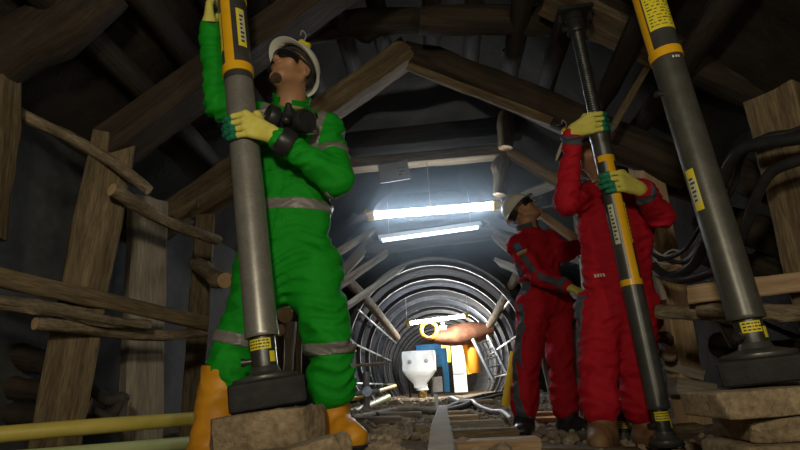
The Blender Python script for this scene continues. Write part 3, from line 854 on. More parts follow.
# half mask hanging at the collar
rc = P(290, 122.5, 1.99); Rm = Matrix((lat, -fr * 1.0, spine)).transposed()
hm = lambda x, y, z: rc + (lat * x + fr * y + spine * z) * 1.15
F = Field(); F.ell(hm(0, .0, 0), (.052, .046, .048), np.array(Matrix((lat, fr, spine)).transposed()), .015); F.cone(hm(0, .02, .01), hm(0, .035, .05), .03, .014, .02)
F.cone(hm(0, .03, -.012), hm(0, .058, -.02), .022, .020, .008)
mk = link('respirator', F.mesh(.0045), 'cable', green, sharp=None)
for sg in (-1, 1):
    d = (lat * sg * .8 + fr * .62).normalized(); p = hm(sg * .032, .012, -.004)
    g = g_lathe([(.001, 0), (.034, 0), (.034, .016), (.049, .02), (.052, .025), (.052, .056), (.048, .062), (.039, .062), (.038, .057), (.001, .057)], 32)
    link('filter_cartridge', at(g, p, 0, d), 'cable', mk)
link('mask_strap', join(*[g_tube([hm(sg * .04, -.005, .02), hm(sg * .085, -.05, .075), hm(sg * .06, -.17, .11)], .006, 6) for sg in (-1, 1)]), 'hatband', mk)

# ------------------------------------------------------------------ the front man in red
max_ = (MP1 - MP0).normalized()
hand_up = grip(on_post(MP0, MP1, 126, 2.62), max_, .038, -1, rad(35))
hand_low = grip(on_post(MP0, MP1, 186, 2.62), max_, RM + .001, +1, rad(-30), drop=.03)
J = dict(pel=P(618, 306, 2.95), hipR=P(599, 314, 2.95), hipL=P(637, 313, 2.95), kneR=P(598, 362, 2.86), kneL=P(637, 362, 2.9),
         ankR=P(603, 436, 2.88), ankL=P(648, 437, 2.95), shR=P(586, 196, 2.93), shL=P(642, 194, 2.96), neck=P(606, 178, 2.97),
         elbR=P(567, 203, 2.76), elbL=P(660, 216, 2.80), wriR=hand_up[0], wriL=hand_low[0], front=(-.1, -1, 0),
         cufR=P(600, 412, 2.88), cufL=P(640, 412, 2.94), btopR=P(601, 402, 2.88), btopL=P(642, 402, 2.94), toeR=(-.45, -1, 0), toeL=(.15, -1, 0), soleR=-.035, soleL=-.05, collarm='red', girth=1.22, thigh=1.1)
hc = P(592, 159, 2.95); yaw, pit = rad(28), rad(48)
fw = V((-math.sin(yaw) * math.cos(pit), -math.cos(yaw) * math.cos(pit), math.sin(pit)))
rman = make_person('man in a red coverall gripping the dark threaded prop, face behind it', J, 'red', 'boot_n', 21, -.045, (hc, fw, V((0, 0, 1))))
Hm = J['Hm']; patch = J['patch']; fr, lat, spine = J['fr'], J['lat'], J['spine']
make_helmet(rman, hc, Hm, strap=False)
make_glove(rman, hand_up, J['elbR'], res=.0048); make_glove(rman, hand_low, J['elbL'], res=.0048)
Fb = Field(); h = lambda x, y, z: hc + Hm @ V((x, y, z))
Fb.ell(h(0, -.042, .02), (.074, .070, .055), np.array(Hm)); link('hair', Fb.mesh(.008), 'hair', rman, sharp=None)
for s in 'RL':
    sh, el, wr = J['sh' + s], J['elb' + s], J['wri' + s]
    out = (lat * (1 if s == 'L' else -1) - fr * .5).normalized()
    c = lerp(sh, el, .5); patch('grey_panel', boxreg(c + out * .06, ((el - sh), (el - sh).cross(out), out), (.14, .028, .06)), 'greycloth', .004, c, .2)
    c = lerp(el, wr, .86); patch('grey_cuff', slab(c, wr - el, .022, .09), 'greycloth', .005, c, .12)
    c = lerp(J['hip' + s], J['kne' + s], .45) + lat * (.09 if s == 'L' else -.09)
    patch('grey_panel', boxreg(c, (lat, J['kne' + s] - J['hip' + s], fr), (.05, .20, .03)), 'greycloth', .004, c, .26)
c = lerp(J['pel'], J['mid'], .6) + fr * .1
patch('placket', boxreg(lerp(J['pel'], J['mid'], .5) + fr * .12, (lat, spine, fr), (.016, .32, .14)), 'red', .0045, c, .36)
c = lerp(J['pel'], J['mid'], .25) - lat * .125 + fr * .06
for k in range(4):
    cc = c + lat * .012 * (k - 1.5); patch('hip_print', boxreg(cc, (lat, spine, fr), (.004, .010, .1)), 'whiteink', .005, cc, .12, .003)

# ------------------------------------------------------------------ the man in red behind
J = dict(pel=P(545, 300, 4.02), hipR=P(534, 308, 3.95), hipL=P(556, 306, 4.08), kneR=P(527, 360, 3.90), kneL=P(560, 358, 4.0),
         ankR=P(524, 424, 3.95), ankL=P(569, 427, 4.02), shR=P(517, 247, 3.91), shL=P(549, 240, 4.12), neck=P(528, 229, 4.02),
         elbR=P(538, 276, 3.80), elbL=P(566, 252, 3.98), wriR=P(568, 287, 3.66), wriL=P(588, 244, 3.72), front=(.85, -.5, 0),
         cufR=P(524, 411, 3.94), cufL=P(566, 413, 4.02), btopR=P(524, 401, 3.94), btopL=P(566, 401, 4.02), toeR=(-.25, -1, 0), toeL=(.6, -.75, 0), soleR=-.055, soleL=-.06, collarm='greycloth', girth=1.15, thigh=1.1)
hc = P(522, 211, 4.0)
fw = V((.72, -.25, .62))
bman = make_person('man in a red coverall with grey panels looking upward, behind the front man', J, 'red', 'boot_b', 33, -.06, (hc, fw, V((0, 0, 1))), res=.011)
Hm = J['Hm']; patch = J['patch']; fr, lat, spine = J['fr'], J['lat'], J['spine']
make_helmet(bman, hc, Hm, strap=False)
Fb = Field(); h = lambda x, y, z: hc + Hm @ V((x, y, z))
Fb.ell(h(0, -.042, .02), (.074, .070, .055), np.array(Hm)); link('hair', Fb.mesh(.008), 'hair', bman, sharp=None)
make_glove(bman, rest_hand(J['wriR'], J['elbR'], (0, .3, -1)), J['elbR'], res=.0055)
make_glove(bman, rest_hand(J['wriL'], J['elbL'], (0, .3, -1)), J['elbL'], res=.0055)
sh, el, wr = J['shR'], J['elbR'], J['wriR']
out = (V((-.35, -1, .1))).normalized()
for (a, b, l) in ((sh, el, .75), (el, wr, .62)):
    c = lerp(a, b, .5); d = b - a; o_ = (out - d.normalized() * out.dot(d.normalized())).normalized()
    patch('grey_sleeve_panel', boxreg(c + o_ * .07 + V((0, 0, -.008)), (d, d.cross(o_), o_), (d.length * l * .62, .023, .06)), 'greycloth', .005, c, .24)
patch('grey_cuff', slab(lerp(el, wr, .87), wr - el, .02, .09), 'greycloth', .005, lerp(el, wr, .87), .12)
c = lerp(J['pel'], J['mid'], .30) - lat * .13; patch('grey_panel', boxreg(c - lat * .02 + fr * .0, (lat, spine, fr), (.08, .17, .045)), 'greycloth', .004, c, .26)
for q in (.25, .75):
    c = lerp(J['hipR'], J['kneR'], q) - lat * .09; patch('grey_panel', boxreg(c - lat * .0, (lat, J['kneR'] - J['hipR'], fr), (.06, .13, .03)), 'greycloth', .004, c, .22)
c = lerp(J['kneR'], J['cufR'], .5) - lat * .085; patch('grey_panel', boxreg(c, (lat, J['cufR'] - J['kneR'], fr), (.05, .2, .03)), 'greycloth', .004, c, .24)
d = (el - sh).normalized(); o_ = (out - d * out.dot(d)).normalized(); sd = d.cross(o_)
c = lerp(sh, el, .22) + o_ * .07
patch('shoulder_badge', boxreg(c + V((0, 0, .015)), (d, sd, o_), (.024, .024, .06)), 'badge3', .007, c, .13, .004)
patch('shoulder_badge', boxreg(c + V((.02, 0, -.022)), (V((.95, 0, .32)), V((-.32, 0, .95)), o_), (.040, .006, .06)), 'badge1', .008, c, .13, .004)
patch('shoulder_badge', boxreg(c + V((.02, 0, -.036)), (V((.95, 0, .32)), V((-.32, 0, .95)), o_), (.036, .006, .06)), 'badge2', .008, c, .13, .004)
c = lerp(J['pel'], J['mid'], .36); patch('waist_band', slab(c, spine, .018, .26), 'red', .008, c, .3)
# ------------------------------------------------------------------ the tunnel
AX = -.08                                        # middle of the tunnel
def floor_z(x, y):
    near = max(0, min(1, (4.5 - y) / 2))
    b = .02 + .08 * max(0, min(1, (-x + .1) / .4)) * max(0, min(1, (x + .95) / .25)) * near
    b -= .07 * max(0, min(1, (-x - 1.0) / .3)) * near
    b += -.075 * max(0, min(1, (x - .1) / .5)) * max(0, min(1, (6.5 - y) / 2.5))
    b += .03 * max(0, min(1, (y - 5) / 5.5))
    e = min(1, abs(x - AX) / 1.4) ** 3 * .1 * (1 - near)
    return b + e + .022 * noise.noise(V((x * 2.3, y * 2.3, 0))) + .014 * noise.noise(V((x * 7, y * 7, 4)))
def grid_mesh(fn, nu, nv):
    v = [fn(i / nu, j / nv) for j in range(nv + 1) for i in range(nu + 1)]
    return v, [(j * (nu + 1) + i, j * (nu + 1) + i + 1, (j + 1) * (nu + 1) + i + 1, (j + 1) * (nu + 1) + i) for j in range(nv) for i in range(nu)]
def gfl(u, v_):
    x = -2.4 + 4.8 * u; y = -1.2 + 23 * v_ ** 1.6
    z = floor_z(x, y)
    if y < .55: z -= .05
    return (x, y, z)
kind(link('floor', grid_mesh(gfl, 90, 240), 'dirt', sharp=None), 'structure')
def rough(p, a=.07, f=1.7):
    n = V((noise.noise(V(p) * f), noise.noise(V(p) * f + V((9, 0, 0))), noise.noise(V(p) * f + V((0, 9, 0))))) * a
    n += V((noise.noise(V(p) * f * 3.3), noise.noise(V(p) * f * 3.3 + V((5, 0, 0))), 0)) * a * .4
    return tuple(V(p) + n)
Y0, Y1 = -1.2, 8.1
WL, WR = -2.1, 2.02
lw = [(WL - .05, -.1), (WL, .8), (WL + .02, 1.75)]
def poly(pts, u):
    d = [0]
    for a, b in zip(pts, pts[1:]): d.append(d[-1] + math.dist(a, b))
    t = u * d[-1]
    for i in range(len(pts) - 1):
        if t <= d[i + 1] + 1e-9:
            k = (t - d[i]) / (d[i + 1] - d[i]); return tuple(a + (b - a) * k for a, b in zip(pts[i], pts[i + 1]))
    return pts[-1]
def shellfn(pts, a=.06):
    def fn(u, v_):
        x, z = poly(pts, 1 - u); return rough((x, Y0 + (Y1 - Y0) * v_, z), a)
    return fn
kind(link('wall_left', grid_mesh(shellfn(lw, .03), 24, 90), 'cloth_wall', sharp=None), 'structure')
kind(link('wall_right', grid_mesh(shellfn([(WR, 1.75), (WR + .06, .8), (WR + .1, -.1)], .05), 24, 90), 'rock', sharp=None), 'structure')
kind(link('ceiling', grid_mesh(shellfn([(WL - .02, 1.75), (AX - .6, 3.3), (AX + .55, 3.33), (WR + .02, 1.75)], .09), 50, 90), 'rock', sharp=None), 'structure')
# closed rock behind the photographer and round the vault's mouth
def mouth(u, v_):
    a = rad(-35 + 250 * u); c, s = math.cos(a), math.sin(a); r = 1.36 + v_ * 1.5
    return rough((AX + c * r, 7.95 + v_ * .1, .82 + s * r), .03)
kind(link('wall_mouth', grid_mesh(mouth, 60, 10), 'rock', sharp=None), 'structure')
kind(link('wall_behind', grid_mesh(lambda u, v_: rough((WL - .3 + 4.8 * u, -1.25, -.2 + 3.5 * v_), .05), 20, 16), 'rock', sharp=None), 'structure')

TG = 'timber sets of the roadway'
def T(name, label, p0, p1, w, h, m='wood', cat='timber', roll=0., group=None, **k):
    return tag(timber(name, p0, p1, w, h, m, roll, **k), label, cat, group)
def LG(name, label, p0, p1, r0, r1=None, m='bark', cat='log', group=None, **k):
    return tag(log(name, p0, p1, r0, r1, m, **k), label, cat, group)
# nearest set
pA0, pA1 = P(50, 470, 2.4), P(113, 140, 2.4)
T('mine_post', 'broad squared timber post on the left wall behind the long sticks', pA0, pA1, .17, .20, 'wood', 'post', roll=rad(38))
apex1 = P(404, -62, 2.4)
T('timber_rafter', 'dark rafter rising from the broad left post and out of the top', P(112, 150, 2.42), apex1, .20, .17, 'shadewood', 'rafter')
pD0, pD1 = P(872, 450, 2.3), P(778, 96, 2.3)
T('mine_post', 'thick squared post at the right edge behind the black cables', pD0, pD1, .18, .22, 'wood', 'post', roll=rad(30))
T('timber_rafter', 'dark rafter crossing behind the right prop above the edge post', P(800, 104, 2.95), P(440, -62, 2.95), .20, .17, 'shadewood', 'rafter')
# second set: the peaked one
c0, c1 = P(190, 440, 3.5), P(206, 203, 3.5)
T('mine_post', 'slim squared left post between the grey slab and the man in green', c0, c1, .13, .19, 'wood', 'post', roll=rad(25))
apex2 = P(408, 52, 3.5)
T('timber_rafter', 'sloping roof beam from the peak down behind the man in green', apex2 + V((.01, 0, .0)), P(150, 232, 3.5), .17, .19, 'wood', 'rafter')
LG('overhead_log', 'heavy round roof log sloping from the peak down to the right', apex2 + V((-.03, .03, .02)), P(690, 172, 3.42), .105, .135, 'shadewood', 'log', bend=.03)
T('overhead_board', 'sawn edge board under the heavy sloping roof log', P(409, 67, 3.4), P(552, 122, 3.38), .04, .06, 'wood', 'board')
T('mine_post', 'leaning split post behind the front man in red', P(694, 424, 3.5), P(644, 160, 3.5), .17, .13, 'palewood', 'post', roll=rad(20))  # paler wood stands in for light on this shadowed post
T('foot_block', 'short timber block under the leaning split post', P(672, 386, 3.4), P(712, 392, 3.42), .12, .10, 'greywood', 'block')
T('foot_board', 'low board at the foot of the leaning split post', P(664, 365, 3.45), P(704, 376, 3.4), .05, .07, 'greywood', 'board')
# third set, flat topped, the lit tube hangs from it
b0, b1 = P(318, 169, 5.05), P(506, 152, 5.05)
T('crossbeam', 'level cross beam above the brightest tube with a notice board', b0, b1, .16, .11, 'wood', 'beam')
T('crossbeam', 'dark upper cross beam lying behind the peak', P(300, 150, 5.1), P(520, 128, 5.1), .22, .20, 'shadewood', 'beam')
T('knee_brace', 'sawn brace sloping right from the level cross beam', P(500, 147, 5.05), P(572, 190, 4.95), .14, .09, 'palewood', 'brace')
T('knee_brace', 'brace sloping left from the level cross beam behind the man in green', P(345, 165, 5.05), P(275, 250, 4.95), .14, .09, 'wood', 'brace')
T('mine_post', 'post behind the lower back of the man in green', P(275, 245, 4.95), P(268, 420, 4.95), .16, .16, 'wood', 'post')
T('mine_post', 'post hidden behind the two men in red', P(580, 185, 4.95), P(608, 424, 4.95), .16, .14, 'greywood', 'post')
LG('stub_log', 'short upright log stub at the right end of the cross beam', P(506, 148, 4.9), P(507, 112, 4.9), .075, .08, 'wood')
LG('stub_log', 'stub log hanging below the right end of the cross beam', P(500, 195, 5.0), P(503, 158, 5.0), .07, .075, 'wood')
LG('cross_log', 'round log behind the dimmer hanging lamp', P(364, 250, 6.5), P(492, 232, 6.5), .10, .10, 'shadewood')
T('knee_brace', 'brace sloping right behind the back man\'s helmet', P(486, 226, 6.5), P(545, 280, 6.4), .14, .12, 'wood', 'brace')
T('knee_brace', 'brace sloping left below the dimmer hanging lamp', P(372, 240, 6.5), P(318, 300, 6.4), .14, .12, 'wood', 'brace')
# lagging boards laid along the tunnel, running toward the vault
rg = random.Random(5)
for i, (qa, qb, w, m) in enumerate((((322, 262), (372, 232), .15, 'wood'), ((318, 300), (388, 252), .17, 'wood'), ((330, 318), (402, 268), .14, 'greywood'), ((352, 218), (384, 214), .13, 'shadewood'))):
    T('lagging_board', ['uppermost lagging board left of the dimmer lamp', 'broad brown lagging board left of the dimmer lamp', 'grey lagging board lowest on the left above the steel ribs', 'short dark lagging board just under the bright tube\'s left end'][i], P(*qa, 4.9), P(*qb, 6.6 + .5 * (i == 2)), w, .05, m, 'board', roll=rad(-40), group='lagging boards over the timber sets')
for i, (qa, qb, w, m) in enumerate((((592, 262), (494, 236), .15, 'wood'), ((590, 300), (498, 262), .15, 'greywood'), ((585, 172), (522, 196), .12, 'greywood'), ((560, 240), (488, 222), .13, 'shadewood'))):
    T('lagging_board', ['brown lagging board right of the dimmer lamp', 'grey lagging board behind the shoulder of the back man in red', 'upper grey lagging board right of the back man\'s helmet', 'dark lagging board behind the back man\'s helmet'][i], P(*qa, 4.9), P(*qb, 6.6), w, .05, m, 'board', roll=rad(40), group='lagging boards over the timber sets')
LG('spacer_log', 'round spacer log pointing down into the vault on the left', P(340, 272, 7.0), P(397, 337, 10.4), .075, .07, 'bark', group='spacer logs against the ribs')
LG('spacer_log', 'round spacer log pointing down into the vault on the right', P(524, 262, 7.0), P(489, 325, 10.4), .075, .07, 'bark', group='spacer logs against the ribs')
# roof clutter near the camera
LG('overhead_log', 'dark round timber across the top left corner', P(-60, 108, 2.0), P(112, -14, 2.0), .13, .12, 'shadewood', bend=.02)
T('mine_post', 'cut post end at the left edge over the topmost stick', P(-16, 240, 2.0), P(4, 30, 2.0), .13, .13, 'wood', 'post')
T('overhead_plank', 'plank crossing the roof above the raised glove', P(158, -20, 2.9), P(215, 62, 2.9), .10, .05, 'shadewood', 'plank')
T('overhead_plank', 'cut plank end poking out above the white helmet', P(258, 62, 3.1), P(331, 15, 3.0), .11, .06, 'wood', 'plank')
T('overhead_plank', 'long dark plank behind the left prop and the raised arm', P(150, 118, 3.2), P(330, 4, 3.0), .12, .08, 'shadewood', 'plank')
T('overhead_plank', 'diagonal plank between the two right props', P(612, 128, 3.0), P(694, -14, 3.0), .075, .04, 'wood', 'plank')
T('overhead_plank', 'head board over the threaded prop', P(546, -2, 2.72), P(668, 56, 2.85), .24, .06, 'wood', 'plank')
T('overhead_plank', 'short plank standing beyond the head board', P(503, 56, 4.0), P(530, 30, 4.0), .10, .05, 'shadewood', 'plank')
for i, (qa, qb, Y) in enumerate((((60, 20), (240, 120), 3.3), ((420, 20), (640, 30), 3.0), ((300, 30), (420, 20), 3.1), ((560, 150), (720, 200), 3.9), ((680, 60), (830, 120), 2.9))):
    LG('overhead_log', ['dark log sloping down behind the raised arm', 'dark log across the roof right of the peak', 'dark log across the roof above the white helmet', 'log behind the head of the front man in red', 'dark log behind the top of the right prop'][i], P(*qa, Y), P(*qb, Y + .1), .10, .09, 'shadewood')
T('knee_brace', 'pale brace behind the chin of the back man in red', P(534, 210, 4.6), P(606, 262, 4.75), .07, .06, 'palewood', 'brace')
# ---- left wall
T('lagging_slab', 'grey curved half log slab standing between two left posts', P(140, 470, 2.95), P(148, 200, 3.0), .22, .08, 'greywood', 'slab', roll=rad(-10))
LG('peeled_stick', 'topmost peeled stick at the left edge ending before the broad post', P(-20, 92, 2.15), P(149, 190, 2.32), .030, .028, 'bark', 'stick', bend=.03)
LG('peeled_stick', 'peeled stick sloping from the broad post to the slim post', P(111, 190, 2.26), P(219, 241, 2.95), .034, .030, 'bark', 'stick', bend=.02)
T('sawn_plank', 'sawn plank nailed level across the left posts', P(-20, 273, 1.98), P(206, 323, 2.85), .035, .075, 'wood', 'plank')
LG('lagging_pole', 'flaking bark log directly under the level plank', P(-20, 298, 1.98), P(150, 324, 2.5), .032, .022, 'bark', rough=.014)
LG('lagging_pole', 'straight dark pole with a cut end under the flaking log', P(34, 324, 2.12), P(206, 333, 2.9), .030, .026, 'bark')
LG('lagging_pole', 'stub log end beside the slim left post', P(196, 262, 3.3), P(226, 280, 2.9), .045, .05, 'bark')
T('packing_block', 'cut board end above the slim left post', P(196, 216, 3.45), P(238, 190, 3.3), .09, .06, 'wood', 'block')
for i, (qa, qb, r) in enumerate((((-10, 352), (60, 368), .06), ((-10, 385), (90, 405), .05), ((-15, 410), (70, 415), .06))):
    LG('dark_log', ['upper dark log low on the left wall', 'middle dark log low on the left wall', 'lowest dark log by the yellow pipe'][i], P(*qa, 2.55), P(*qb, 2.7), r, r * .9, 'shadewood')
t = tag(link('hose_bundle', join(g_tube([P(92, 388, 2.7), P(108, 400, 2.6), P(124, 398, 2.6), P(112, 414, 2.62), P(90, 420, 2.7)], .03, 10), g_tube([P(95, 410, 2.6), P(118, 420, 2.55), P(128, 402, 2.58)], .018, 8)), 'sack'), 'dark rubber hose lying at the foot of the broad left post', 'hose')
LG('twig', 'bent twig leaning by the dark hose', P(98, 430, 2.5), P(131, 402, 2.55), .009, .006, 'bark', 'twig', bend=.04)
# posts and log ends seen between the legs of the man in green
for i, (qa, qb, w) in enumerate((((287, 404), (291, 322), .07), ((298, 402), (299, 330), .05), ((276, 402), (281, 312), .09))):
    T('lagging_post', ['middle upright board seen between the green trouser legs', 'right upright board seen between the green trouser legs', 'left upright board seen between the green trouser legs'][i], P(*qa, 4.0 + .12 * i), P(*qb, 4.0 + .12 * i), w, .05, ['greywood', 'wood', 'wood'][i], 'board', group='boards behind the man in green')
for i, (q, r) in enumerate((((285, 315), .062), ((279, 331), .045), ((284, 291), .05))):
    LG('lagging_pole', ['thick log end seen just under the green crotch', 'small pale log end seen between the green legs', 'dark log end behind the green trousers'][i], P(q[0] - 22, q[1] - 10, 4.4), P(*q, 3.7), r, r, 'bark')
# pipes along the left wall
pp = tag(link('pipe', g_tube([P(-30, 437, 1.9), P(100, 426, 2.15), P(205, 418, 2.6)], .030, 16), 'pipe_y'), 'dull yellow pipe running along the foot of the left wall', 'pipe')
tag(link('pipe', g_tube([P(-20, 462, 1.85), P(100, 452, 2.1), P(225, 440, 2.7)], .030, 16), 'pipe_g'), 'pale green pipe lowest at the left corner', 'pipe')
# ---- right wall
T('sawn_plank', 'upper sawn plank level across the right wall', P(688, 296, 2.45), P(830, 278, 2.2), .035, .075, 'palewood', 'plank')
LG('lagging_pole', 'peeled log under the right wall plank', P(698, 309, 2.5), P(830, 312, 2.2), .034, .034, 'bark', bend=.01)
LG('lagging_pole', 'knotty log reaching left toward the red trousers', P(656, 312, 2.65), P(735, 317, 2.45), .032, .036, 'bark', bend=.012)
LG('lagging_pole', 'short stub log end behind the red elbow', P(655, 336, 3.3), P(672, 341, 3.3), .035, .03, 'bark')
LG('lagging_pole', 'lower stub log end beside the split post', P(657, 352, 3.3), P(676, 355, 3.3), .022, .02, 'bark')
T('thin_brace', 'thin brace leaning under the peeled logs', P(736, 346, 2.5), P(715, 306, 2.6), .05, .04, 'shadewood', 'brace')
T('thin_brace', 'diagonal stick behind the right prop base', P(752, 318, 2.5), P(830, 352, 2.5), .03, .03, 'shadewood', 'brace')
T('split_stake', 'split stake beside the elbow of the front man in red', P(664, 300, 3.1), P(640, 225, 3.1), .035, .03, 'greywood', 'stake')
for i, (qa, qb, r) in enumerate((((700, 215), (830, 262), .10), ((728, 170), (840, 205), .10), ((760, 262), (840, 290), .09), ((705, 255), (800, 285), .06), ((716, 345), (800, 352), .07))):
    LG('lagging_log', ['dark log behind the cable loops', 'dark log high behind the black cables', 'dark log just above the right wall plank', 'slim dark log above the knotty log', 'dark log behind the right rubber pad'][i], P(*qa, 3.1), P(*qb, 2.75), r, r * .9, 'shadewood')
# cables
cg = 'cables slung along the right wall'
for i, (pts, r, m, lab) in enumerate((
    ([(840, 126, 1.9), (800, 138, 2.0), (765, 143, 2.1), (738, 152, 2.2), (722, 180, 2.35), (712, 215, 2.5), (703, 248, 2.7), (690, 268, 2.85), (668, 276, 3.0), (652, 266, 3.1)], .026, 'cable', 'thickest black cable curving down from the right edge'),
    ([(840, 146, 1.9), (800, 160, 2.0), (772, 172, 2.1), (757, 195, 2.2), (745, 228, 2.35), (728, 262, 2.5), (705, 275, 2.7), (680, 280, 2.9), (655, 272, 3.1)], .022, 'cable', 'black cable with the lower of the two wide bends'),
    ([(840, 112, 1.95), (790, 132, 2.1), (752, 142, 2.2), (728, 168, 2.4), (716, 200, 2.5), (700, 228, 2.7), (682, 252, 2.9), (655, 262, 3.1)], .011, 'cable', 'thin black cable along the top of the thickest cable'),
    ([(840, 120, 1.98), (796, 131, 2.1), (764, 137, 2.2), (742, 158, 2.35), (734, 186, 2.45), (722, 206, 2.55), (705, 238, 2.7), (686, 262, 2.9), (654, 256, 3.1)], .012, 'cable', 'thin black cable between the two wide bends'),
    ([(726, 190, 2.75), (706, 226, 2.85), (690, 246, 2.95), (665, 256, 3.05), (648, 244, 3.1), (646, 232, 3.1)], .007, 'greycable', 'grey cable loop nearest the red sleeve'),
    ([(722, 200, 2.75), (704, 234, 2.85), (688, 258, 2.95), (664, 264, 3.05), (650, 256, 3.1)], .008, 'greycable', 'grey cable hanging just under the first loop'),
    ([(724, 210, 2.75), (706, 240, 2.85), (690, 254, 2.95), (672, 250, 3.05), (656, 262, 3.1)], .006, 'greycable', 'thin grey cable crossing the loops'),
    ([(716, 228, 2.7), (702, 246, 2.8), (684, 268, 2.95), (664, 272, 3.05), (648, 262, 3.1)], .009, 'greycable', 'lowest grey cable in the hanging loops'))):
    tag(link('cable', g_tube([P(*q) for q in pts], r, 10), m), lab, 'cable', cg)
# ---- stone blocks
def block(label, loc, sx, sy, sz, seed, rz=0, rough=.02, name='stone_block', tilt=(0, 0)):
    o = link(name, xf(g_block(sx, sy, sz, seed, rough, 22, 6), Matrix.Translation(V(loc)) @ Matrix.Rotation(rz, 4, 'Z') @ Matrix.Rotation(tilt[0], 4, 'X') @ Matrix.Rotation(tilt[1], 4, 'Y')), 'stone', sharp=.5)
    return tag(o, label, 'stone')
q = P(276, 411, 1.95)
block('broken tan stone block carrying the left prop', (q.x + .0, q.y, q.z - .198), .37, .30, .20, 3, rad(5), .016, tilt=(0, rad(-5)))
q = P(312, 452, 1.62)
block('curved tan kerb stone lying in front of the left prop block', (q.x - .045, q.y, q.z - .175), .36, .16, .20, 8, rad(12), .02, tilt=(0, rad(-9)))
q = P(766, 384, 2.0)
zt = q.z - .004
for i, (h_, dx, rz_, lab) in enumerate(((.085, .0, 3, 'topmost thin stone slab under the right prop'), (.075, .05, -5, 'middle rough stone under the right prop'), (.18, .03, 2, 'bottom stone block of the right stack'))):
    zt -= h_ + .002
    block(lab, (q.x + .02 + dx, q.y, zt), [.50, .40, .46][i], .34, h_, 20 + i, rad(rz_), .012, tilt=(0, rad(-2)))

T('grey_sheet_board', 'pale grey board wedged in the roof at the upper left', P(96, 12, 3.2), P(158, 72, 3.2), .16, .03, 'greywood', 'board', roll=rad(75))

for sd in (-1, 1):
    for i, f in enumerate((.10, .27, .44, .61, .80, .97)):
        x = AX + sd * (.02 + 1.62 * f); z = 3.04 - 1.02 * f
        LG('lagging_log', ['first', 'second', 'third', 'fourth', 'fifth', 'sixth'][i] + ' dark lagging log down from the roof peak on the ' + ('left' if sd < 0 else 'right'), V((x, 1.35 - .1 * (i % 2), z + .02)), V((x + .02 * (i % 3 - 1), 3.72 + .12 * (i % 3), z - .05 + .03 * (i % 2))), .075, .065, 'shadewood', group='lagging logs over the rafters', bend=.03)
# ------------------------------------------------------------------ vault with steel ribs
ZC, RA = .84, 1.30
def vault(u, v_):
    a = rad(-32 + 244 * u); y = 7.9 + 13.4 * v_
    r = RA + .12 + .018 * math.sin(u * 260) * 0 + .012 * math.sin(v_ * 330) + .02 * noise.noise(V((u * 9, v_ * 22, 0)))
    return (AX + math.cos(a) * r * 1.04, y, ZC + math.sin(a) * r)
kind(link('ceiling_vault', grid_mesh(lambda u, v_: vault(1 - u, v_), 72, 160), 'lining', sharp=None), 'structure')
kind(link('wall_back', grid_mesh(lambda u, v_: rough((AX - 1.7 + 3.4 * u, 21.2, -.1 + 2.6 * v_), .08), 24, 20), 'concrete', sharp=None), 'structure')
ordn = ['nearest', 'second', 'third', 'fourth', 'fifth', 'sixth', 'seventh', 'eighth', 'ninth', 'tenth', 'eleventh', 'farthest']
def rib_path(dr=0.):
    pts = [(AX + RA * 1.04 + dr, -.05 + 0)]; pts = []
    for i in range(49):
        a = rad(-34 + 248 * i / 48); pts.append(V((AX + math.cos(a) * (RA + dr) * 1.04, 0, ZC + math.sin(a) * (RA + dr))))
    return pts
prof = [(a * .55, b * .75) for a, b in [(-.035, -.05), (.035, -.05), (.035, -.035), (.012, -.03), (.012, .03), (.03, .035), (.03, .05), (-.03, .05), (-.03, .035), (-.012, .03), (-.012, -.03), (-.035, -.035)]]
def g_rib():
    rings = []
    for i in range(49):
        a = rad(-34 + 248 * i / 48); c, s = math.cos(a), math.sin(a)
        rings.append([(AX + c * (RA + d) * 1.04, ax_ * 1.25, ZC + s * (RA + d)) for ax_, d in prof])
    return sections(rings)
rib = None
for i in range(12):
    y = 8.15 + 1.12 * i
    if rib is None: rib = o = link('steel_rib', g_rib(), 'ribsteel', sharp=.5)
    else:
        o = rib.copy(); C.objects.link(o)
    o.location.y = y
    tag(o, ordn[i] + ' curved steel rib of the vault counting inward', 'rib', 'curved steel ribs of the vault')
rg = random.Random(3)
# tie rods between the ribs
n = 0
for (ang, lab) in ((200, 'left'), (172, 'left'), (150, 'left'), (8, 'right'), (-18, 'right'), (30, 'right')):
    a = rad(ang); p = V((AX + math.cos(a) * (RA - .02) * 1.04, 8.1, ZC + math.sin(a) * (RA - .02)))
    n += 1
    tag(link('tie_rod', rod(p, p + V((0, 6.8, 0)), .018, 8), 'archsteel'), ['lowest tie rod along the left ribs', 'middle tie rod along the left ribs', 'upper tie rod along the left ribs', 'middle tie rod along the right ribs', 'lowest tie rod along the right ribs', 'upper tie rod along the right ribs'][n - 1], 'rod', 'tie rods along the ribs')
# ------------------------------------------------------------------ lamps
def tube_lamp(label, p0, p1, r, m, hang=None, socket='ypaint', group='fluorescent lamps'):
    t = thing('tube_lamp', label, 'lamp', (p0 + p1) / 2, group)
    d = (p1 - p0).normalized()
    link('tube', rod(p0 + d * .04, p1 - d * .04, r, 14), m, t)
    for a, b in ((p0, p0 + d * .07), (p1, p1 - d * .07)):
        e = link('socket', join(rod(a, b, r * 1.5, 12), g_tube([a + V((0, 0, .0)), a + V((0, 0, .035)), a - d * .03 + V((0, 0, .05))], r * .6, 8)), socket, t)
    if hang:
        for h0, h1 in hang: link('hanging_wire', rod(h0, h1, .0035, 6), 'wire', t)
    return t
p0, p1 = P(368, 216, 5.0), P(500, 205, 5.0)
tube_lamp('brightest white fluorescent tube hanging under the level cross beam', p0, p1, .036, 'lamp', [(lerp(p0, p1, .48), P(426, 152, 5.0))])
TUBE = (p0, p1)
p0, p1 = P(379, 238, 6.2), P(481, 224, 6.2)
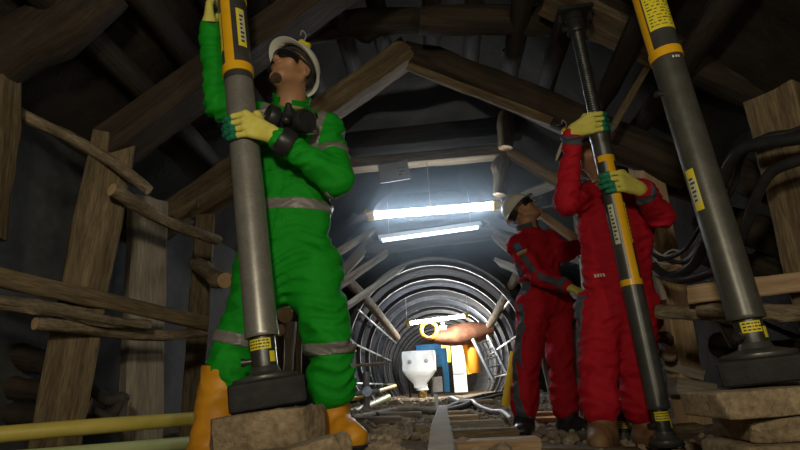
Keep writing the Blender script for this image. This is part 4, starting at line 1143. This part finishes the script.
t = thing('batten_lamp', 'flat white batten lamp hanging behind the brightest tube', 'lamp', (p0 + p1) / 2, 'fluorescent lamps')
d = (p1 - p0)
link('housing', g_timber(d.length, .11, .05, 1, .0, .005, 4), 'fixture', t, mx=frame(p0, p1))
for s in (-1, 1):
    off = V((0, s * .028, -.036)); link('tube', rod(p0 + d * .03 + off, p1 - d * .03 + off, .016, 10), 'lamp2', t)
for q in (.1, .9): link('hanging_wire', rod(lerp(p0, p1, q), lerp(p0, p1, q) + V((0, 0, .45)), .003, 6), 'wire', t)
p0, p1 = P(407, 323.5, 10.6), P(468, 315.5, 10.6)
tube_lamp('far lit tube lamp inside the vault over the orange hose ring', p0, p1, .032, 'lamp3', [(p0, p0 + V((0, 0, .5))), (p1, p1 + V((0, 0, .5)))])
FAR = (p0, p1)
# notice board on the cross beam
q = P(394, 172, 4.9)
nb = tag(link('notice_board', xf(g_box(.30, .012, .20, bev=.003), Matrix.Translation(q) @ Matrix.Rotation(rad(-5), 4, 'Y')), 'paper'), 'small grey notice board on the cross beam over the bright tube', 'sign')
link('notice_marks', join(*[xf(g_box(w_, .004, .012, (x_, -.008, z_), bev=0), Matrix.Translation(q) @ Matrix.Rotation(rad(-5), 4, 'Y')) for w_, x_, z_ in ((.012, .05, .03), (.012, .075, .03), (.012, .10, .03), (.05, .08, -.01), (.03, .06, -.04))]), 'ink', nb, smooth=False)
# yellow lamp holders on wires under the roof
def holder(label, p, wire):
    t = thing('lamp_holder', label, 'lamp holder', p, 'yellow lamp holders on wires')
    link('holder_body', at(g_lathe([(.001, -.03), (.016, -.03), (.020, -.02), (.020, .012), (.026, .016), (.026, .026), (.012, .034), (.001, .034)], 18), p, 0, V((.7, 0, -.7))), 'labely', t)
    link('hook', g_tube([p + V((0, 0, .02)), p + V((.01, 0, .06)), p + V((-.01, 0, .09)), p + V((-.02, 0, .06))], .004, 6), 'wire', t)
    link('hanging_wire', g_tube([p + V((-.005, 0, .08))] + wire, .004, 6), 'cable', t)
q = P(304, 45, 2.35); holder('yellow lamp holder hanging just above the helmet of the man in green', q, [q + V((-.03, .1, .16)), P(290, 10, 2.6)])
q = P(566, 132, 3.3); holder('yellow lamp holder hanging behind the front man\'s raised glove', q, [P(556, 124, 3.4), P(552, 100, 3.6), P(560, 60, 3.7)])
tag(link('cable', g_tube([P(541, 208, 4.4), P(556, 206, 4.3), P(570, 210, 4.2), P(582, 228, 4.2)], .008, 8), 'greycable'), 'thin pale cable loop between the faces of the two men in red', 'cable', cg)
# ------------------------------------------------------------------ far end: hopper, blue frame and clutter
def U(p, dx=0, dy=0, dz=0): return p + V((dx, dy, dz))
Yh = 11.9
hb = P(415, 388, Yh); s = Yh / 533 / .97                      # metres per pixel there
t = thing('hopper', 'white painted hopper with a funnel neck under the far lamp', 'hopper', (hb.x, hb.y, floor_z(hb.x, hb.y)))
HT = thing
def ringbox(c, hx, hy, z, r=.25, n=32):
    out = []
    for j in range(n):
        a = 6.2832 * j / n; ca, sa = math.cos(a), math.sin(a); k = (abs(ca) ** 9 + abs(sa) ** 9) ** (-1 / 9)
        out.append((c.x + hx * ca * k, c.y + hy * sa * k, z))
    return out
def zpix(py, px=418): return P(px, py, Yh).z
cx = P(419, 365, Yh)
rings = [ringbox(cx, *q) for q in ((.34, .28, zpix(351.5)), (.365, .305, zpix(352.5)), (.372, .31, zpix(356)), (.365, .305, zpix(371)), (.27, .24, zpix(377)), (.14, .14, zpix(384)), (.125, .125, zpix(388)))]
link('hopper_body', sections(rings[::-1]), 'hopper', t, sharp=.5)
cn = P(422, 385, Yh)
link('funnel_neck', at(g_lathe([(.11, -.03), (.135, -.03), (.135, .0), (.12, .01), (.12, .07), (.14, .09)], 24), (cn.x, cn.y, zpix(389))), 'hopper', t)
v = link('outlet_valve', at(g_lathe([(.001, -.20), (.12, -.20), (.12, -.17), (.095, -.16), (.095, -.02), (.12, -.01), (.12, .0), (.001, .0)], 24), (cn.x, cn.y, zpix(390))), 'brass', t)
link('valve_handle', xf(g_torus(.05, .012), Matrix.Translation((cn.x, cn.y - .13, zpix(394))) @ Matrix.Rotation(rad(90), 4, 'X')), 'brass', v)
for dx, dy in ((-.24, .27), (.24, .27)):
    link('leg', rod(V((cx.x + dx, cx.y + dy, zpix(372))), V((cx.x + dx, cx.y + dy, floor_z(cx.x + dx, cx.y + dy) - .02)), .022, 8), 'darksteel', t)
for dx in (-.18, .17): link('bolt_plate', at(g_lathe([(.001, 0), (.045, 0), (.045, .015), (.02, .025), (.001, .025)], 12), (cx.x + dx, cx.y - .305, zpix(362)), 0, V((0, -1, 0))), 'archsteel', t)
Yb = 12.6
def box3(name, lab, cat, a, b, Y, dep, m, **k):
    p, q = P(*a, Y), P(*b, Y); return tag(link(name, g_box(abs(q.x - p.x), dep, abs(p.z - q.z), ((p.x + q.x) / 2, Y + dep / 2, (p.z + q.z) / 2), bev=.012), m), lab, cat)
t = thing('blue_machine', 'blue painted machine frame standing right of the white hopper', 'machine', P(436, 391, Yb))
def boxp(name, a, b, Y, dep, m, par):
    p, q = P(*a, Y), P(*b, Y); return link(name, g_box(abs(q.x - p.x), dep, abs(p.z - q.z), ((p.x + q.x) / 2, Y + dep / 2, (p.z + q.z) / 2), bev=.012), m, par)
boxp('top_panel', (416, 345), (442, 354), Yb - .1, .5, 'blue', t)
boxp('column', (441, 348), (450, 392), Yb - .15, .18, 'blue', t); boxp('column', (417, 353), (421, 392), Yb, .12, 'blue', t)
boxp('side_panel', (436, 352), (443, 366), Yb - .12, .3, 'blue', t)
link('side_hose', g_tube([P(437, 355, Yb - .2), P(433, 366, Yb - .25), P(437, 374, Yb - .25), P(434, 384, Yb - .25)], .03, 8), 'cable', t)
box3('junction_box', 'small grey steel box on the floor beside the hopper outlet', 'box', (431, 377), (443, 392), 12.2, .25, 'archsteel')
bx = bpy.data.objects['junction_box']
Yf = 13.6
box3('yellow_drum', 'yellow drum panel behind the blue frame', 'drum', (440, 343), (451, 362), Yf, .35, 'ypaint')
t = thing('white_cabinet', 'pale cabinet in the far gap beyond the blue frame', 'cabinet', P(459, 391, Yf + .6))
boxp('cabinet_body', (451, 344), (468, 392), Yf + .6, .4, 'hopper', t)
for a, b in (((454, 354), (462, 366)), ((453, 371), (465, 374))): boxp('dark_opening', a, b, Yf + .575, .04, 'greycable', t)
T('far_post', 'upright yellow timber in the far gap', P(470, 374, 11.8), P(464, 343, 11.8), .10, .10, 'ypaint', 'post')
t = tag(link('gas_cylinder', at(g_lathe([(.001, 0), (.11, 0), (.12, .02), (.12, .50), (.10, .57), (.05, .62), (.035, .63), (.035, .68), (.001, .68)], 24), P(475, 373, 11.4)), 'orange'), 'orange gas cylinder beside the yellow timber', 'cylinder')
g0, g1 = P(473, 339, 10.9), P(494, 382, 10.6)
t = thing('steel_ladder', 'steel ladder leaning on the right side of the vault', 'ladder', g1)
sep = V((.30, .1, .06))
for o_ in (V((0, 0, 0)), sep): link('rail', g_timber((g1 - g0).length, .05, .06, 2, 0, .005, 3), 'archsteel', t, mx=frame(g0 + o_, g1 + o_))
for k in range(5):
    q = lerp(g0, g1, .12 + k * .19); link('rung', rod(q, q + sep, .016, 8), 'archsteel', t)
# orange hose ring hung on the far lamp
q = P(429, 330, 10.95)
t = thing('hose_coil', 'orange hose coil hanging under the far lamp', 'hose', q)
for k in range(4): link('hose_turn', xf(g_torus(.15 + .02 * (k % 2), .022, 40, 10), Matrix.Translation(q + V((.004 * k, .035 * (k - 1.5), 0))) @ Matrix.Rotation(rad(90), 4, 'X') @ Matrix.Rotation(rad(3 * k), 4, 'Y')), 'orange', t)
# rusty hanging sheet
c = P(464, 335, 11.3); rows = []
for i in range(13):
    u = i / 12; ring = []
    for j in range(18):
        a = 6.2832 * j / 18; ww = .10 + .13 * math.sin(u * 3.1) ** .7
        ring.append((c.x - .62 + 1.22 * u, c.y + math.cos(a) * .25, c.z + .02 + math.sin(a) * ww + .015 * noise.noise(V((u * 9, j * .8, 0))) + .10 * (u - .5)))
    rows.append(ring)
tag(link('rusty_duct', sections(rows), 'rust', sharp=.8), 'rusty brown sheet duct slung under the far roof', 'duct')
q = P(443, 327, 10.9)
tag(link('junction_lamp', at(g_lathe([(.001, -.05), (.06, -.05), (.08, -.02), (.08, .02), (.03, .04), (.03, .09), (.001, .09)], 18), q), 'hopper'), 'small white fitting right of the orange coil', 'fitting')
# yellow post leaning before the back man, board beside it
tag(link('yellow_pipe', rod(P(506, 406, 5.0), P(515, 352, 5.0), .042, 18), 'ypaint'), 'bright yellow tube leaning left of the back man in red', 'tube')
T('leaning_board', 'brown board leaning right behind the bright yellow tube', P(513, 405, 5.1), P(522, 346, 5.1), .09, .05, 'wood', 'board')
# left utilities
t = thing('standpipe', 'grey standpipe with a round flange on the left of the vault', 'pipe', P(367, 420, 6.6))
link('pipe_body', rod(P(367, 422, 6.6), P(366, 372, 6.6), .04, 14), 'archsteel', t)
link('flange', at(g_lathe([(.001, -.02), (.06, -.02), (.06, .02), (.001, .02)], 20), P(367, 392, 6.56), 0, V((.15, -1, .3))), 'archsteel', t)
link('cross_pipe', rod(P(352, 394, 6.6), P(380, 391, 6.6), .03, 12), 'archsteel', t)
tag(link('pipe', g_tube([P(340, 400, 6.3), P(362, 396, 7.0), P(395, 386, 9.5)], .032, 12), 'ypaint'), 'thin yellow pipe passing behind the grey standpipe', 'pipe')
tag(link('pipe', g_tube([P(340, 416, 6.2), P(362, 409, 7.0), P(388, 397, 9.0)], .05, 14), 'pipe_g'), 'thick pale green pipe at the left foot of the vault', 'pipe')
tag(link('pipe', g_tube([P(340, 367, 6.6), P(385, 363, 7.6)], .022, 10), 'palewood'), 'pale level rod above the grey standpipe', 'rod')
# ------------------------------------------------------------------ ground things
def onfloor(px, py, Y, lift=0.): 
    p = P(px, py, Y); return V((p.x, p.y, floor_z(p.x, p.y) + lift))
t = thing('track_rail', 'near worn rail running up the middle of the picture', 'rail', onfloor(442, 440, 2.2))
railp = [(-.05, 0), (.05, 0), (.05, .012), (.012, .02), (.012, .06), (.035, .068), (.035, .09), (-.035, .09), (-.035, .068), (-.012, .06), (-.012, .02), (-.05, .012)]
pts = [onfloor(441, 458, 1.5, .0), onfloor(442, 445, 2.2, .02), onfloor(443, 425, 3.5, .03), onfloor(443, 410, 5.2, .02)]
link('rail_body', g_tube(pts, 0, smooth=4, prof=[(a * 1.0, b) for a, b in railp]), 'railtan', t, sharp=.5)
rr = [[(445, 409, 5.4), (452, 404, 6.2), (465, 397, 7.6), (485, 389, 9.), (506, 380, 9.8)], [(443, 411, 5.0), (462, 407, 6.0), (474, 401, 7.0), (490, 391, 8.2), (512, 384, 8.8)], [(443, 409, 5.3), (432, 411, 5.6), (412, 413, 6.0), (388, 417, 5.6), (352, 427, 4.6)]]
for pts, lab in zip(rr, ('far curved dark rail bending right behind the white hose', 'nearer curved dark rail bending right', 'thin rail running left from the junction')):
    tag(link('curved_rail', g_tube([onfloor(*q, .05) for q in pts], .035, 10), ['sack', 'sack', 'greywood'][rr.index(pts)]), lab, 'rail')
tag(link('white_hose', g_tube([onfloor(462, 394, 7.2, .06), onfloor(472, 400, 6.8, .07), onfloor(478, 409, 6.0, .06), onfloor(492, 414, 5.4, .05), onfloor(503, 417, 5.0, .05), onfloor(512, 424, 4.5, .04)], .026, 10), 'greycable'), 'pale grey hose snaking to the black boot', 'hose')
tag(link('white_hose', g_tube([onfloor(449, 394, 8.2, .08), onfloor(452, 398, 7.6, .08), onfloor(459, 402, 7.0, .06)], .035, 10), 'hopper'), 'short white hose end lying by the curved rails', 'hose')
T('white_stake', 'short white stake standing at the rail junction', onfloor(437, 407, 6.2), P(436, 394, 6.2), .04, .03, 'hopper', 'stake')
sl = [((446, 441), (538, 440), 2.45), ((448, 430), (516, 428), 2.9), ((447, 422), (502, 421), 3.5), ((446, 416), (478, 415), 4.2), ((448, 411), (468, 410), 5.0)]
for i, (a, b, Y) in enumerate(sl):
    p, q = P(*a, Y), P(*b, Y); q = V((q.x, q.y, p.z))
    T('sleeper', ['nearest', 'second', 'third', 'fourth', 'farthest'][i] + ' wooden sleeper right of the worn rail', p + V((0,0,-.03)), q + V((0,0,-.03)), .13, .06, ['palewood', 'wood', 'greywood', 'palewood', 'palewood'][i], 'sleeper', group='sleepers right of the rail')
for i, (a, b, Y, w) in enumerate((((392, 409), (412, 399), 6.5, .06), ((378, 420), (420, 414), 5.0, .10), ((350, 430), (400, 419), 3.9, .08), ((455, 402), (492, 400), 6.8, .08))):
    p, q = onfloor(*a, Y, .05), onfloor(*b, Y + .2, .05)
    T('loose_plank', ['tilted stick of wood left of the rail junction', 'short broken plank left of the worn rail', 'broken plank lying by the green man\'s boot', 'pale plank lying between the curved rails'][i], p, q, w, .05, ['palewood', 'greywood', 'greywood', 'palewood'][i], 'plank')
for i, (a, b, Y) in enumerate((((536, 415), (562, 424), 4.7), ((538, 420), (566, 428), 4.4))):
    tag(link('copper_tube', rod(onfloor(*a, Y, .05), onfloor(*b, Y - .2, .05), .024, 12), 'copper'), ['upper shiny copper tube on the floor behind the black boot', 'lower shiny copper tube on the floor behind the black boot'][i], 'tube')
for i, (a, b, Y, w) in enumerate((((540, 440), (640, 446), 2.75, .14), ((578, 428), (700, 430), 3.4, .16))):
    p, q = onfloor(*a, Y, .02), onfloor(*b, Y - .1, .02)
    T('worn_board', ['worn floor board under the front man\'s brown boots', 'worn floor board behind the front man\'s brown boots'][i], p, q, w, .05, 'wood', 'board')
# sticks leaning behind the legs of the men in red
T('leaning_stick', 'pale stick leaning behind the legs of the front man in red', P(640, 428, 3.4), P(612, 330, 3.4), .05, .03, 'palewood', 'stick')
T('leaning_stick', 'pale stick leaning between the legs of the back man in red', P(556, 420, 4.8), P(540, 340, 4.8), .06, .04, 'greywood', 'stick')
T('leaning_stick', 'grey board leaning between the two men in red', P(586, 420, 4.6), P(574, 330, 4.6), .10, .04, 'greywood', 'stick')
# loose stones
bm_v, bm_f = [], []
rg = random.Random(77)
base = []
for s_ in range(6):
    bm = bmesh.new(); bmesh.ops.create_icosphere(bm, subdivisions=1, radius=1)
    for v in bm.verts: v.co *= rg.uniform(.65, 1.15)
    bm.verts.index_update(); base.append(([v.co.copy() for v in bm.verts], [tuple(v.index for v in f.verts) for f in bm.faces])); bm.free()
cnt = 0
while cnt < 2600:
    y = 1.5 + 10 * rg.random() ** 1.3; x = AX + rg.uniform(-1.5, 1.45)
    if y < 4.6 and abs(x - (AX + .15)) > .9 and rg.random() < .6: continue
    cnt += 1
    r = rg.uniform(.010, .030) * (1.7 if rg.random() < .12 else 1) * (1 + .06 * y)
    b = base[rg.randrange(6)]; mxx = Matrix.Translation((x, y, floor_z(x, y) + r * .25)) @ Matrix.Rotation(rg.uniform(0, 6.3), 4, 'Z') @ Matrix.Rotation(rg.uniform(0, 3), 4, 'X') @ Matrix.Diagonal((r * 1.3, r, r * .75, 1))
    n0 = len(bm_v); bm_v += [tuple(mxx @ v) for v in b[0]]; bm_f += [tuple(i + n0 for i in f) for f in b[1]]
o = link('rubble', (bm_v, bm_f), 'rubble', smooth=False); tag(o, 'loose broken stones scattered over the tunnel floor', 'rubble'); kind(o, 'stuff')
# ------------------------------------------------------------------ light
def lamp(name, loc, e, r, col=(1, 1, 1), t='POINT', **k):
    d = bpy.data.lights.new(name, t); d.energy = e; d.color = col
    if t in ('POINT', 'SPOT'): d.shadow_soft_size = r
    o = bpy.data.objects.new(name, d); C.objects.link(o); o.location = loc
    for a, b in k.items(): setattr(d, a, b)
    return o
lamp('front_light', (-.2, -.55, 1.2), 90, .12, (1, .89, .66)); lamp('front_light', (1.15, -.6, 1.0), 34, .1, (1, .89, .66))  # second one is an added fill to brighten the right side
m = (FAR[0] + FAR[1]) / 2
lamp('fitting_lamp', P(443, 328, 10.8), 105, .07, (1, .95, .86)); lamp('far_fill', P(468, 333, 12.9), 340, .1, (1, .95, .86))  # second one is an added fill, hidden behind the duct
lamp('far_fill', (AX + .1, 17.5, 1.7), 60, .1, (1, .95, .86))  # added unseen fill deep in the vault
w = bpy.data.worlds.new('mine'); bpy.context.scene.world = w; w.use_nodes = True
w.node_tree.nodes['Background'].inputs['Color'].default_value = (.002, .002, .002, 1)
w.node_tree.nodes['Background'].inputs['Strength'].default_value = .3
nt = w.node_tree
vs = nt.nodes.new('ShaderNodeVolumeScatter'); vs.inputs['Color'].default_value = (.70, .85, 1, 1); vs.inputs['Anisotropy'].default_value = .55
gp = nt.nodes.new('ShaderNodeNewGeometry'); sx = nt.nodes.new('ShaderNodeSeparateXYZ'); nt.links.new(gp.outputs['Position'], sx.inputs[0])
def ramp(sock, a, b, c, d):
    m1 = nt.nodes.new('ShaderNodeMapRange'); m1.inputs[1].default_value = a; m1.inputs[2].default_value = b; m1.inputs[3].default_value = c; m1.inputs[4].default_value = d
    nt.links.new(sock, m1.inputs[0]); return m1.outputs[0]
m2 = nt.nodes.new('ShaderNodeMath'); m2.operation = 'MULTIPLY'
nt.links.new(ramp(sx.outputs['Y'], 4.3, 4.9, 0., .28), m2.inputs[0]); nt.links.new(ramp(sx.outputs['Y'], 5.1, 5.8, 1., .0), m2.inputs[1])
m3 = nt.nodes.new('ShaderNodeMath'); m3.operation = 'MULTIPLY'; m4 = nt.nodes.new('ShaderNodeMath'); m4.operation = 'MULTIPLY'
nt.links.new(ramp(sx.outputs['Z'], 1.25, 1.85, 0., 1.), m3.inputs[0]); nt.links.new(ramp(sx.outputs['Z'], 2.2, 2.6, 1., .15), m3.inputs[1])
nt.links.new(m2.outputs[0], m4.inputs[0]); nt.links.new(m3.outputs[0], m4.inputs[1])
nt.links.new(m4.outputs[0], vs.inputs['Density'])
nt.links.new(vs.outputs[0], nt.nodes['World Output'].inputs['Volume'])
w.cycles.volume_step_size = .3
sc = bpy.context.scene
sc.view_settings.view_transform = 'Standard'; sc.view_settings.look = 'None'; sc.view_settings.gamma = 1; sc.view_settings.use_curve_mapping = False
sc.view_settings.exposure = 0
sc.cycles.use_denoising = True
